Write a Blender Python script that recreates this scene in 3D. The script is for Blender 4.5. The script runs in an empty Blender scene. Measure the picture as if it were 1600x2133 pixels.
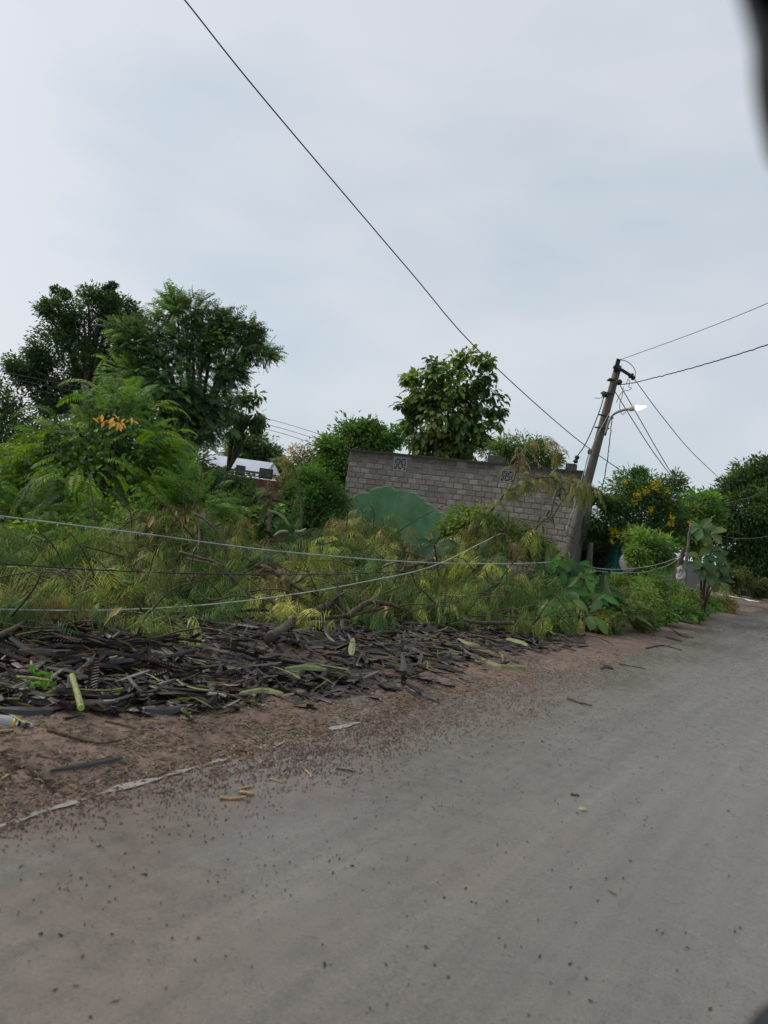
import bpy, math, random
import numpy as np
from mathutils import Vector, Matrix, Euler

rng = np.random.default_rng(11)
random.seed(11)
SC = bpy.context.scene
COL = SC.collection

# ------------------------------------------------------------------ camera
CAM_H = 1.3
FPX, CX, CY = 1500.0, 800.0, 1066.5
PITCH, ROLL = math.radians(1.15), math.radians(7.7)
F_ = np.array([0, math.cos(PITCH), math.sin(PITCH)])
R0 = np.array([1.0, 0, 0]); U0 = np.array([0, -math.sin(PITCH), math.cos(PITCH)])
R_ = math.cos(ROLL) * R0 + math.sin(ROLL) * U0
U_ = -math.sin(ROLL) * R0 + math.cos(ROLL) * U0
EYE = np.array([0, 0, CAM_H])
cam_data = bpy.data.cameras.new('camera'); cam = bpy.data.objects.new('camera', cam_data); COL.objects.link(cam)
cam.matrix_world = Matrix(((R_[0], U_[0], -F_[0], 0), (R_[1], U_[1], -F_[1], 0), (R_[2], U_[2], -F_[2], CAM_H), (0, 0, 0, 1)))
cam_data.sensor_fit = 'HORIZONTAL'; cam_data.sensor_width = 36; cam_data.lens = 36 * FPX / 1600
cam_data.clip_start = 0.02; cam_data.clip_end = 3000
cam_data.dof.use_dof = True; cam_data.dof.focus_distance = 9.5; cam_data.dof.aperture_fstop = 4.0
SC.camera = cam

# ------------------------------------------------------------------ sky and sun
SUN_EL, SUN_AZ = math.radians(42), math.radians(-70)      # azimuth from +Y towards +X
world = bpy.data.worlds.new('World'); SC.world = world; world.use_nodes = True
nt = world.node_tree; N = nt.nodes; Lk = nt.links; N.clear()
out = N.new('ShaderNodeOutputWorld'); bg = N.new('ShaderNodeBackground'); bg.inputs['Strength'].default_value = 0.1
sky = N.new('ShaderNodeTexSky'); sky.sky_type = 'NISHITA'; sky.sun_disc = False
sky.sun_elevation = SUN_EL; sky.sun_rotation = SUN_AZ; sky.air_density = 1.0; sky.dust_density = 3.0; sky.ozone_density = 1.5
tc = N.new('ShaderNodeTexCoord')
def wnoise(scale, detail, sx, sy, sz, off):
    mp = N.new('ShaderNodeMapping'); mp.inputs['Scale'].default_value = (sx, sy, sz); mp.inputs['Location'].default_value = off
    mp.inputs['Rotation'].default_value = (0.0, 0.16, 0.0)
    nz = N.new('ShaderNodeTexNoise'); nz.inputs['Scale'].default_value = scale; nz.inputs['Detail'].default_value = detail; nz.inputs['Roughness'].default_value = 0.5
    Lk.new(tc.outputs['Generated'], mp.inputs['Vector']); Lk.new(mp.outputs['Vector'], nz.inputs['Vector']); return nz
n1 = wnoise(1.5, 3, 1, 1, 2.2, (3.1, 0.4, 1.7)); n2 = wnoise(3.2, 5, 1, 1, 3.4, (0.3, 2.4, 5.2))
mixn = N.new('ShaderNodeMix'); mixn.data_type = 'FLOAT'; mixn.inputs[0].default_value = 0.28
Lk.new(n1.outputs['Fac'], mixn.inputs[2]); Lk.new(n2.outputs['Fac'], mixn.inputs[3])
cr = N.new('ShaderNodeValToRGB'); e = cr.color_ramp.elements
e[0].position = 0.385; e[0].color = (0.46, 0.585, 0.645, 1); e[1].position = 0.615; e[1].color = (0.70, 0.725, 0.75, 1)
# the cloud is thinner and paler towards the hidden sun
dt = N.new('ShaderNodeVectorMath'); dt.operation = 'DOT_PRODUCT'; dt.inputs[1].default_value = (math.sin(SUN_AZ), math.cos(SUN_AZ), 0.12); Lk.new(tc.outputs['Generated'], dt.inputs[0])
ma = N.new('ShaderNodeMath'); ma.operation = 'MULTIPLY_ADD'; ma.inputs[1].default_value = 0.25; Lk.new(dt.outputs['Value'], ma.inputs[0]); Lk.new(mixn.outputs[0], ma.inputs[2])
Lk.new(ma.outputs[0], cr.inputs['Fac'])
gain = N.new('ShaderNodeMix'); gain.data_type = 'RGBA'; gain.blend_type = 'MULTIPLY'; gain.inputs[0].default_value = 1.0
gain.inputs[7].default_value = (7.8, 7.75, 7.9, 1)
Lk.new(cr.outputs['Color'], gain.inputs[6])
mixs = N.new('ShaderNodeMix'); mixs.data_type = 'RGBA'; mixs.inputs[0].default_value = 0.82
Lk.new(sky.outputs['Color'], mixs.inputs[6]); Lk.new(gain.outputs[2], mixs.inputs[7])
Lk.new(mixs.outputs[2], bg.inputs['Color']); Lk.new(bg.outputs['Background'], out.inputs['Surface'])
sun_d = bpy.data.lights.new('sun', 'SUN'); sun_d.energy = 1.5; sun_d.angle = math.radians(25); sun_d.color = (1, 0.97, 0.9)
sun = bpy.data.objects.new('sun', sun_d); COL.objects.link(sun)
sdir = Vector((math.sin(SUN_AZ) * math.cos(SUN_EL), math.cos(SUN_AZ) * math.cos(SUN_EL), math.sin(SUN_EL)))
sun.rotation_euler = sdir.to_track_quat('Z', 'Y').to_euler()
SC.view_settings.view_transform = 'Standard'; SC.view_settings.look = 'None'; SC.view_settings.gamma = 1; SC.view_settings.exposure = 0.47
SC.view_settings.use_curve_mapping = False
SC.cycles.max_bounces = 6; SC.cycles.diffuse_bounces = 3; SC.cycles.glossy_bounces = 2; SC.cycles.transmission_bounces = 4
SC.cycles.transparent_max_bounces = 4; SC.cycles.use_denoising = True; SC.cycles.sample_clamp_indirect = 6

# ------------------------------------------------------------------ measuring helpers (photo pixel -> place)
def ray(u, v):
    u = np.asarray(u, float); v = np.asarray(v, float)
    return ((u - CX) / FPX)[..., None] * R_ + ((CY - v) / FPX)[..., None] * U_ + F_
def at(u, v, d):
    return EYE + ray(u, v) * np.asarray(d, float)[..., None]
def onz(u, v, z=0.0):
    r = ray(u, v); t = (z - CAM_H) / r[..., 2]
    return EYE + r * t[..., None]
def depth_on(u, v, z=0.0):
    r = ray(u, v); return (z - CAM_H) / r[..., 2]
def interp(u, pts):
    a = np.array(pts, float); return np.interp(u, a[:, 0], a[:, 1])
def nrm(a):
    return a / np.maximum(np.linalg.norm(a, axis=-1, keepdims=True), 1e-9)
DOWN = np.array([0, 0, -1.0]); UP = np.array([0, 0, 1.0])
def rdir(n, rg=rng):
    return nrm(rg.normal(size=(n, 3)))

_perm = np.random.default_rng(5).random((256, 256))
def vnoise(x, y):
    xi = np.floor(x).astype(int); yi = np.floor(y).astype(int); fx = x - xi; fy = y - yi
    fx = fx * fx * (3 - 2 * fx); fy = fy * fy * (3 - 2 * fy)
    g = lambda a, b: _perm[a % 256, b % 256]
    return (g(xi, yi) * (1 - fx) + g(xi + 1, yi) * fx) * (1 - fy) + (g(xi, yi + 1) * (1 - fx) + g(xi + 1, yi + 1) * fx) * fy
def fbm(x, y, o=4):
    s = 0; a = 0.5
    for k in range(o):
        s = s + a * vnoise(x * 2 ** k + 17 * k, y * 2 ** k + 31 * k); a *= 0.5
    return s

# ------------------------------------------------------------------ mesh collector
class MB:
    def __init__(s): s.V = []; s.T = []; s.Q = []; s.C = []; s.n = 0
    def add(s, v, t=None, q=None, c=None):
        v = np.asarray(v, float).reshape(-1, 3)
        if t is not None and len(t): s.T.append(np.asarray(t, np.int64).reshape(-1, 3) + s.n)
        if q is not None and len(q): s.Q.append(np.asarray(q, np.int64).reshape(-1, 4) + s.n)
        if c is None: c = np.ones((len(v), 3)) * 0.5
        c = np.asarray(c, float)
        if c.ndim == 1: c = np.tile(c, (len(v), 1))
        s.C.append(c); s.V.append(v); s.n += len(v)
    def mesh(s, name, mat, org=(0, 0, 0), smooth=False):
        me = bpy.data.meshes.new(name)
        V = np.concatenate(s.V) - np.asarray(org); C = np.concatenate(s.C)
        T = np.concatenate(s.T) if s.T else np.zeros((0, 3), np.int64); Q = np.concatenate(s.Q) if s.Q else np.zeros((0, 4), np.int64)
        me.vertices.add(len(V)); me.vertices.foreach_set('co', V.astype(np.float32).ravel())
        li = np.concatenate([T.ravel(), Q.ravel()]).astype(np.int32); me.loops.add(len(li)); me.loops.foreach_set('vertex_index', li)
        npoly = len(T) + len(Q); me.polygons.add(npoly)
        ls = np.concatenate([np.arange(len(T)) * 3, len(T) * 3 + np.arange(len(Q)) * 4]).astype(np.int32)
        me.polygons.foreach_set('loop_start', ls)
        me.polygons.foreach_set('use_smooth', np.full(npoly, bool(smooth)))
        ca = me.color_attributes.new('tint', 'FLOAT_COLOR', 'POINT')
        ca.data.foreach_set('color', np.concatenate([C, np.ones((len(C), 1))], 1).astype(np.float32).ravel())
        me.update(calc_edges=True)
        if mat: me.materials.append(mat)
        return me
    def build(s, name, mat, parent=None, smooth=False, org=None):
        o0 = np.zeros(3) if org is None else np.asarray(org)
        if parent is not None:
            o0 = np.zeros(3); q_ = parent
            while q_ is not None: o0 = o0 + np.array(q_.location); q_ = q_.parent
        ob = bpy.data.objects.new(name, s.mesh(name, mat, o0, smooth)); COL.objects.link(ob)
        if parent is not None: ob.parent = parent
        else: ob.location = Vector(o0)
        return ob
def tag(o, label, cat, group=None):
    o['label'] = label; o['category'] = cat
    if group: o['group'] = group
    return o
def struct(o): o['kind'] = 'structure'; return o
def stuff(o, label=None, cat=None):
    o['kind'] = 'stuff'
    if label: o['label'] = label; o['category'] = cat
    return o
def thing(name, label, cat, loc, group=None):
    o = bpy.data.objects.new(name, None); COL.objects.link(o); o.location = Vector(np.asarray(loc, float)); o.empty_display_size = 0.1
    return tag(o, label, cat, group)

def box(mb, c, sx, sy, sz, X=(1, 0, 0), Y=(0, 1, 0), Z=(0, 0, 1), col=None, jit=0):
    c = np.asarray(c, float); X, Y, Z = [np.asarray(a, float) for a in (X, Y, Z)]
    s = np.array([[i, j, k] for i in (-.5, .5) for j in (-.5, .5) for k in (-.5, .5)])
    if jit: s = s + rng.uniform(-jit, jit, s.shape)
    v = c + s[:, :1] * sx * X + s[:, 1:2] * sy * Y + s[:, 2:] * sz * Z
    mb.add(v, q=[[0, 1, 3, 2], [4, 6, 7, 5], [0, 4, 5, 1], [2, 3, 7, 6], [0, 2, 6, 4], [1, 5, 7, 3]], c=col)
def tube(mb, pts, rad, sides=6, col=None, caps=True):
    P = np.asarray(pts, float); n = len(P); r = np.broadcast_to(np.asarray(rad, float), (n,))
    T = nrm(np.gradient(P, axis=0)); ref = np.array([0.31, 0.17, 0.93]) if abs(T[0, 2]) < 0.9 else np.array([1, 0.1, 0])
    S = nrm(np.cross(T, ref)); B = np.cross(T, S)
    a = np.arange(sides) * 2 * math.pi / sides
    ring = P[:, None] + r[:, None, None] * (np.cos(a)[None, :, None] * S[:, None] + np.sin(a)[None, :, None] * B[:, None])
    i = np.arange(n - 1)[:, None] * sides; j = np.arange(sides)[None]; j2 = (j + 1) % sides
    q = np.stack([i + j, i + j2, i + sides + j2, i + sides + j], -1).reshape(-1, 4)
    v = ring.reshape(-1, 3); t = None
    if caps:
        v = np.concatenate([v, P[:1], P[-1:]]); k = n * sides
        t = [[k, (b + 1) % sides, b] for b in range(sides)] + [[k + 1, (n - 1) * sides + b, (n - 1) * sides + (b + 1) % sides] for b in range(sides)]
    mb.add(v, t=t, q=q, c=col)
def spline(pts, n=40):
    P = np.asarray(pts, float); m = len(P)
    if m == 2: return P[0] + (P[1] - P[0]) * np.linspace(0, 1, n)[:, None]
    E = np.concatenate([[2 * P[0] - P[1]], P, [2 * P[-1] - P[-2]]])
    t = np.linspace(0, m - 1 - 1e-6, n); k = t.astype(int); f = (t - k)[:, None]
    a, b, c, d = E[k], E[k + 1], E[k + 2], E[k + 3]
    return 0.5 * ((2 * b) + (c - a) * f + (2 * a - 5 * b + 4 * c - d) * f ** 2 + (3 * b - a - 3 * c + d) * f ** 3)
def lathe(mb, prof, o, axis, sides=14, col=None):
    axis = nrm(np.asarray(axis, float)); o = np.asarray(o, float)
    tube(mb, [o + axis * h for h, r in prof], [r for h, r in prof], sides, col)

# ------------------------------------------------------------------ materials
def mk(name):
    m = bpy.data.materials.new(name); m.use_nodes = True; t = m.node_tree; t.nodes.clear()
    o = t.nodes.new('ShaderNodeOutputMaterial'); return m, t, o
class G:
    def __init__(s, t): s.t = t; s.co = None
    def n(s, typ, **kw):
        x = s.t.nodes.new(typ)
        for k, v in kw.items():
            if k.startswith('_'): setattr(x, k[1:], v)
            else: x.inputs[k.replace('0', ' ')].default_value = v
        return x
    def l(s, a, b): s.t.links.new(a, b)
    def obj(s, sx=1, sy=1, sz=1, rot=(0, 0, 0)):
        c = s.n('ShaderNodeTexCoord'); m = s.n('ShaderNodeMapping'); m.inputs['Scale'].default_value = (sx, sy, sz); m.inputs['Rotation'].default_value = rot
        if rot[2] and (sx != 1 or sy != 1): m.vector_type = 'TEXTURE'; m.inputs['Scale'].default_value = (1 / sx, 1 / sy, 1 / sz); m.inputs['Rotation'].default_value = (0, 0, -rot[2])
        s.l(c.outputs['Object'], m.inputs['Vector']); return m.outputs['Vector']
    def noise(s, vec, scale, detail=4, rough=0.55):
        x = s.n('ShaderNodeTexNoise', Scale=scale, Detail=detail, Roughness=rough)
        if vec is not None: s.l(vec, x.inputs['Vector'])
        return x.outputs['Fac']
    def ramp(s, fac, stops):
        r = s.n('ShaderNodeValToRGB'); el = r.color_ramp.elements
        while len(el) < len(stops): el.new(0.5)
        for a, (p, c) in zip(el, stops):
            a.position = p; a.color = (c, c, c, 1) if isinstance(c, (int, float)) else (*c, 1)
        s.l(fac, r.inputs['Fac']); return r.outputs['Color']
    def mix(s, fac, a, b, mode='MIX'):
        m = s.n('ShaderNodeMix', _data_type='RGBA', _blend_type=mode)
        for ix, v in ((0, fac), (6, a), (7, b)):
            sock = m.inputs[ix]
            if hasattr(v, 'links'): s.l(v, sock)
            elif isinstance(v, (int, float)): sock.default_value = v if ix == 0 else (v, v, v, 1)
            else: sock.default_value = (*v, 1)
        return m.outputs[2]
    def bsdf(s, o, col, rough=0.6, spec=0.5, bump=None, bstr=0.3, bdist=0.01, metal=0.0):
        b = s.n('ShaderNodeBsdfPrincipled')
        for sock, v in (('Base Color', col), ('Roughness', rough), ('Specular IOR Level', spec), ('Metallic', metal)):
            if hasattr(v, 'links'): s.l(v, b.inputs[sock])
            else: b.inputs[sock].default_value = (*v, 1) if isinstance(v, tuple) else v
        if bump is not None:
            u = s.n('ShaderNodeBump', Strength=bstr, Distance=bdist); s.l(bump, u.inputs['Height']); s.l(u.outputs['Normal'], b.inputs['Normal'])
        if o is not None: s.l(b.outputs['BSDF'], o.inputs['Surface'])
        return b

def leaf_mat(name, trans=0.38, rough=0.45, spec=0.4, nscale=1.2):
    m, t, o = mk(name); g = G(t)
    a = g.n('ShaderNodeAttribute', _attribute_name='tint')
    nz = g.ramp(g.noise(g.obj(), nscale, 3), [(0.3, 0.75), (0.7, 1.2)])
    col = g.mix(1.0, a.outputs['Color'], nz, 'MULTIPLY')
    b = g.bsdf(None, col, rough, spec)
    tr = g.n('ShaderNodeBsdfTranslucent'); g.l(g.mix(1.0, col, (1.25, 1.2, 0.6), 'MULTIPLY'), tr.inputs['Color'])
    mx = g.n('ShaderNodeMixShader'); mx.inputs[0].default_value = trans
    g.l(b.outputs['BSDF'], mx.inputs[1]); g.l(tr.outputs['BSDF'], mx.inputs[2]); g.l(mx.outputs['Shader'], o.inputs['Surface'])
    return m
LEAF = leaf_mat('leaf', rough=0.55, spec=0.25); LEAFG = leaf_mat('glossy_leaf', 0.25, 0.45, 0.15, 6.0); WILT = leaf_mat('wilted_leaf', 0.22, 0.6, 0.3, 2.5)

def wood_mat(name, c1, c2, scale=14, rough=0.85):
    m, t, o = mk(name); g = G(t); v = g.obj(1, 1, 0.35)
    f = g.noise(v, scale, 6, 0.65)
    g.bsdf(o, g.ramp(f, [(0.3, c1), (0.7, c2)]), rough, 0.25, f, 0.6, 0.02); return m
BARK = wood_mat('bark', (0.035, 0.027, 0.02), (0.13, 0.105, 0.08)); TWIG = wood_mat('twig_bark', (0.045, 0.034, 0.022), (0.14, 0.10, 0.062), 20)
DEADWOOD = wood_mat('split_wood', (0.3, 0.2, 0.09), (0.52, 0.38, 0.2), 30); GREYBARK = wood_mat('grey_bark', (0.07, 0.065, 0.055), (0.22, 0.2, 0.17), 20)

def pod_mat(name, c1, c2, c3, rough=0.45):
    m, t, o = mk(name); g = G(t); v = g.obj(1, 1, 1)
    oi = g.n('ShaderNodeObjectInfo'); a = g.n('ShaderNodeAttribute', _attribute_name='tint')
    f = g.noise(v, 22, 5, 0.6)
    col = g.mix(oi.outputs['Random'], g.ramp(f, [(0.3, c1), (0.75, c2)]), g.ramp(f, [(0.3, c1), (0.75, c3)]))
    col = g.mix(1.0, col, g.mix(1.0, a.outputs['Color'], 2.0, 'MULTIPLY'), 'MULTIPLY')
    g.bsdf(o, col, rough, 0.5, f, 0.35, 0.01); return m
PODD = pod_mat('dark_pod', (0.012, 0.009, 0.009), (0.030, 0.025, 0.026), (0.07, 0.043, 0.036), 0.5)
PODG = pod_mat('green_pod', (0.10, 0.10, 0.03), (0.30, 0.31, 0.11), (0.18, 0.21, 0.07), 0.6)

def plain(name, col, rough=0.6, spec=0.4, metal=0.0, var=0.25, scale=8):
    m, t, o = mk(name); g = G(t); f = g.noise(g.obj(), scale, 5)
    c2 = tuple(x * (1 - var) for x in col); c3 = tuple(min(1, x * (1 + var)) for x in col)
    g.bsdf(o, g.ramp(f, [(0.3, c2), (0.7, c3)]), rough, spec, f, 0.15, 0.01, metal); return m
METAL = plain('dark_steel', (0.03, 0.028, 0.026), 0.6, 0.4, 0.3); GALV = plain('galvanised_steel', (0.3, 0.31, 0.31), 0.45, 0.5, 0.7)
CABLE_B = plain('black_cable', (0.015, 0.016, 0.014), 0.4); CABLE_W = plain('pale_cable', (0.38, 0.38, 0.33), 0.5, var=0.35); CABLE_G = plain('grey_wire', (0.09, 0.095, 0.1), 0.5)
WHITE = plain('white_plastic', (0.75, 0.74, 0.7), 0.5, var=0.1); TEAL = plain('teal_net', (0.02, 0.16, 0.13), 0.7)
# ------------------------------------------------------------------ ground, verge, road
EDGE_PX = [(0, 1702), (120, 1668), (240, 1636), (360, 1605), (470, 1574), (600, 1535), (760, 1492), (900, 1458), (1050, 1424), (1180, 1394), (1300, 1362), (1400, 1330), (1480, 1302), (1540, 1278)]
E = onz([p[0] for p in EDGE_PX], [p[1] for p in EDGE_PX])[:, :2]
# carry the edge on behind the frame and round the bend
d0 = nrm(E[0] - E[2]); d1 = nrm(E[-1] - E[-3])
head = [E[0] + d0 * k for k in (12.0, 6.0, 3.0)]; far = []
ang = math.atan2(d1[1], d1[0]); p = E[-1].copy()
for k in range(16):
    ang -= 0.045; p = p + np.array([math.cos(ang), math.sin(ang)]) * 5; far.append(p.copy())
EDGE = np.array(head + list(E) + far)
es = spline(np.c_[EDGE, np.zeros(len(EDGE))], 400)[:, :2]
_seg = np.r_[0, np.cumsum(np.linalg.norm(np.diff(es, axis=0), axis=1))]
def edge_at(s):
    return np.stack([np.interp(s, _seg, es[:, 0]), np.interp(s, _seg, es[:, 1])], -1)
def edge_n(s):
    a = edge_at(s + 0.15) - edge_at(s - 0.15); a = nrm(a); return np.stack([-a[..., 1], a[..., 0]], -1)   # points left, away from the road
ROAD_DIR = nrm(E[-4] - E[0]); ROAD_ANG = math.atan2(ROAD_DIR[1], ROAD_DIR[0])

m, t, o = mk('earth'); g = G(t); v = g.obj()
f = g.noise(v, 0.35, 6); f2 = g.noise(v, 9, 5)
g.bsdf(o, g.mix(f2, g.ramp(f, [(0.35, (0.06, 0.045, 0.03)), (0.65, (0.05, 0.06, 0.025))]), (0.09, 0.065, 0.045)), 0.95, 0.2, f2, 0.6, 0.03); EARTH = m
mb = MB(); xs = np.r_[-900, -300, np.linspace(-60, 60, 25), 300, 900]; ys = np.r_[-900, -200, np.linspace(-10, 110, 25), 300, 900]
X, Y = np.meshgrid(xs, ys, indexing='ij'); Z = -0.06 - 0.03 * fbm(X * 0.3, Y * 0.3)
n, k = X.shape; i, j = np.meshgrid(np.arange(n - 1), np.arange(k - 1), indexing='ij'); q = np.stack([i * k + j, (i + 1) * k + j, (i + 1) * k + j + 1, i * k + j + 1], -1).reshape(-1, 4)
mb.add(np.stack([X, Y, Z], -1), q=q); struct(mb.build('ground', EARTH))

m, t, o = mk('muddy_asphalt'); g = G(t); v = g.obj(); vs = g.obj(0.10, 2.2, 1, (0, 0, -ROAD_ANG)); vl = g.obj(0.5, 1, 1, (0, 0, -ROAD_ANG))
big = g.noise(vl, 0.7, 5, 0.6); streak = g.noise(vs, 2.4, 6, 0.65); fine = g.noise(v, 130, 3, 0.7); mid = g.noise(v, 9, 6, 0.65)
base = g.ramp(big, [(0.30, (0.150, 0.138, 0.124)), (0.5, (0.180, 0.155, 0.132)), (0.70, (0.215, 0.168, 0.136))])
base = g.mix(0.62, base, g.ramp(streak, [(0.32, (0.112, 0.106, 0.10)), (0.5, (0.17, 0.153, 0.138)), (0.70, (0.235, 0.208, 0.185))]))
base = g.mix(1.0, base, g.ramp(mid, [(0.28, 0.86), (0.5, 1.0), (0.72, 1.09)]), 'MULTIPLY')
spk = g.noise(v, 55, 4, 0.75)
base = g.mix(g.ramp(spk, [(0.33, 0.75), (0.42, 0.0)]), base, (0.06, 0.05, 0.043))
base = g.mix(1.0, base, g.ramp(fine, [(0.30, 0.5), (0.42, 0.95), (0.60, 1.05), (0.72, 1.8)]), 'MULTIPLY')
at_ = g.n('ShaderNodeAttribute', _attribute_name='tint'); sm_ = g.noise(vl, 2.2, 6, 0.65)
mud = g.mix(1.0, at_.outputs['Color'], g.ramp(sm_, [(0.35, 0.0), (0.55, 1.0)]), 'MULTIPLY')      # mud smeared in from the verge
base = g.mix(mud, base, g.ramp(mid, [(0.3, (0.085, 0.058, 0.044)), (0.7, (0.19, 0.138, 0.11))]))
base = g.mix(1.0, base, (0.905, 0.87, 0.82), 'MULTIPLY')
rr = g.ramp(g.mix(0.5, big, mid), [(0.35, 0.15), (0.65, 0.40)])
g.bsdf(o, base, rr, 0.5, g.mix(0.3, fine, spk), 0.4, 0.005); ROADM = m
mb = MB(); S = np.concatenate([np.linspace(0, 30, 160), np.linspace(30.5, _seg[-1], 80)]); W = np.array([-0.35, 0, 0.2, 0.45, 0.75, 1.1, 1.6, 2.2, 3, 4, 5, 6, 7.2])
P = edge_at(S)[:, None] - edge_n(S)[:, None] * W[None, :, None]
Z = 0.03 * np.sin(np.clip((W) / 7.2, 0, 1) * math.pi)[None] + 0 * P[..., 0]
n, k = Z.shape; i, j = np.meshgrid(np.arange(n - 1), np.arange(k - 1), indexing='ij'); q = np.stack([i * k + j, i * k + j + 1, (i + 1) * k + j + 1, (i + 1) * k + j], -1).reshape(-1, 4)
mb.add(np.concatenate([P, Z[..., None]], -1), q=q, c=np.repeat(np.tile(np.exp(-np.maximum(W, 0) / 0.9), n)[:, None], 3, 1)); road = struct(mb.build('road', ROADM, smooth=True))
def road_z(w): return 0.03 * np.sin(np.clip(w / 7.2, 0, 1) * math.pi)

m, t, o = mk('verge_mud'); g = G(t); v = g.obj()
big = g.noise(v, 1.6, 5, 0.6); mid = g.noise(v, 12, 6, 0.7); fine = g.noise(g.obj(1, 1, 1, (0, 0, -ROAD_ANG)), 60, 4, 0.7)
base = g.ramp(big, [(0.3, (0.115, 0.072, 0.052)), (0.5, (0.17, 0.108, 0.08)), (0.68, (0.205, 0.15, 0.112))])
base = g.mix(1.0, base, g.ramp(mid, [(0.3, 0.5), (0.7, 1.35)]), 'MULTIPLY')
base = g.mix(g.ramp(fine, [(0.60, 0.0), (0.68, 0.75)]), base, (0.34, 0.24, 0.13))
base = g.mix(g.ramp(fine, [(0.30, 0.8), (0.38, 0.0)]), base, (0.035, 0.02, 0.015))
g.bsdf(o, base, g.ramp(big, [(0.3, 0.5), (0.7, 0.9)]), 0.35, g.mix(0.5, mid, fine), 0.9, 0.02); VERGE = m
def verge_h(x, y, w):
    """w: metres left of the road edge"""
    h = np.interp(w, [-0.9, -0.35, 0.0, 0.35, 1.2, 3, 8], [-0.06, -0.018, 0.002, 0.022, 0.04, 0.05, 0.03])
    return h + (fbm(x * 1.3, y * 1.3, 5) - 0.47) * np.interp(w, [-0.9, -0.3, 0.3, 2], [0.03, 0.06, 0.08, 0.16]) + (fbm(x * 9, y * 9, 3) - 0.44) * 0.022
mb = MB(); S = np.concatenate([np.linspace(2, 14, 120), np.linspace(14.05, 30, 330), np.linspace(30.3, 60, 60), np.linspace(61, _seg[-1], 30)]); W = np.r_[np.linspace(-0.9, 1.6, 60), np.linspace(1.7, 9, 40)]
P = edge_at(S)[:, None] + edge_n(S)[:, None] * W[None, :, None]
Z = verge_h(P[..., 0], P[..., 1], W[None] + 0 * P[..., 0])
n, k = Z.shape; i, j = np.meshgrid(np.arange(n - 1), np.arange(k - 1), indexing='ij'); q = np.stack([i * k + j, (i + 1) * k + j, (i + 1) * k + j + 1, i * k + j + 1], -1).reshape(-1, 4)
mb.add(np.concatenate([P, Z[..., None]], -1), q=q); struct(mb.build('verge', VERGE, smooth=True))
def side_of(p):
    """signed metres left of the road edge and distance along it for points (n,2)"""
    p = np.atleast_2d(p); D = np.linalg.norm(p[:, None] - es[None], axis=2); k = D.argmin(1)
    nn = edge_n(_seg[k]); return ((p - es[k]) * nn).sum(1), _seg[k]
def ground_z(p):
    w, s = side_of(p); p = np.atleast_2d(p)
    return np.maximum(verge_h(p[:, 0], p[:, 1], w), np.where(w < 0.3, road_z(-w), -1))

# worn white edge line
m, t, o = mk('worn_paint'); g = G(t); v = g.obj(); f = g.noise(v, 7, 6, 0.7)
g.bsdf(o, g.ramp(f, [(0.40, (0.19, 0.155, 0.13)), (0.52, (0.28, 0.25, 0.225)), (0.7, (0.38, 0.345, 0.315))]), 0.6, 0.4, f, 0.3, 0.01); PAINT = m
s_of = lambda u, v: side_of(onz(u, v)[None, :2])[1][0]
def line_piece(u0, v0, u1, v1, wid, w0):
    s0, s1 = s_of(u0, v0), s_of(u1, v1); n = max(8, int((s1 - s0) / 0.03)); S = np.linspace(s0, s1, n); c = edge_at(S); nn = edge_n(S)
    e1 = w0 + wid * (0.5 + (fbm(S * 6, S * 0 + 3) - 0.47) * 1.1); e2 = w0 - wid * (0.5 + (fbm(S * 6, S * 0 + 9) - 0.47) * 1.1)
    tap = np.minimum(1, np.minimum(np.arange(n), np.arange(n)[::-1]) / 4); mid = (e1 + e2) / 2; e1 = mid + (e1 - mid) * tap; e2 = mid + (e2 - mid) * tap
    lift = np.interp(S, [s0, s1], [0, 0])
    A = np.c_[c + nn * e1[:, None], road_z(-e1) + 0.006]; B = np.c_[c + nn * e2[:, None], road_z(-e2) + 0.006]
    mb = MB(); i = np.arange(n - 1); mb.add(np.concatenate([A, B]), q=np.stack([i, n + i, n + i + 1, i + 1], -1)); mb.build('edge_line', PAINT, road)
line_piece(-300, 1785, 175, 1655, 0.045, -0.06); line_piece(180, 1652, 330, 1612, 0.05, -0.05); line_piece(325, 1613, 395, 1593, 0.06, -0.04); line_piece(400, 1592, 480, 1570, 0.06, -0.04)
line_piece(500, 1562, 570, 1540, 0.07, -0.05); line_piece(650, 1522, 740, 1498, 0.06, -0.06)

# ------------------------------------------------------------------ pieces of vegetation
def tint_of(cols, n, jit=0.18, rg=rng):
    cols = np.asarray(cols, float); k = rg.integers(0, len(cols), n); return cols[k] * (1 + rg.uniform(-jit, jit, (n, 1))) * (1 + rg.uniform(-0.08, 0.08, (n, 3)))
def leaves(mb, pos, d, size, ratio, tint, fold=0.25, nh=None):
    """small folded two-faced leaves"""
    n = len(pos); d = nrm(d); h = rdir(n) * 0.7 + UP if nh is None else nh
    s = nrm(np.cross(d, h)); up = np.cross(s, d); L = np.broadcast_to(size, (n,))[:, None]; w = L * ratio
    m = pos + d * L * 0.45
    v = np.stack([pos, m + s * w * .5 + up * w * fold, pos + d * L - up * L * .12, m - s * w * .5 + up * w * fold], 1)
    b = np.arange(n)[:, None] * 4
    tt = np.concatenate([b + [0, 1, 2], b + [0, 2, 3]])
    mb.add(v.reshape(-1, 3), t=tt, c=np.repeat(tint, 4, 0))
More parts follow.
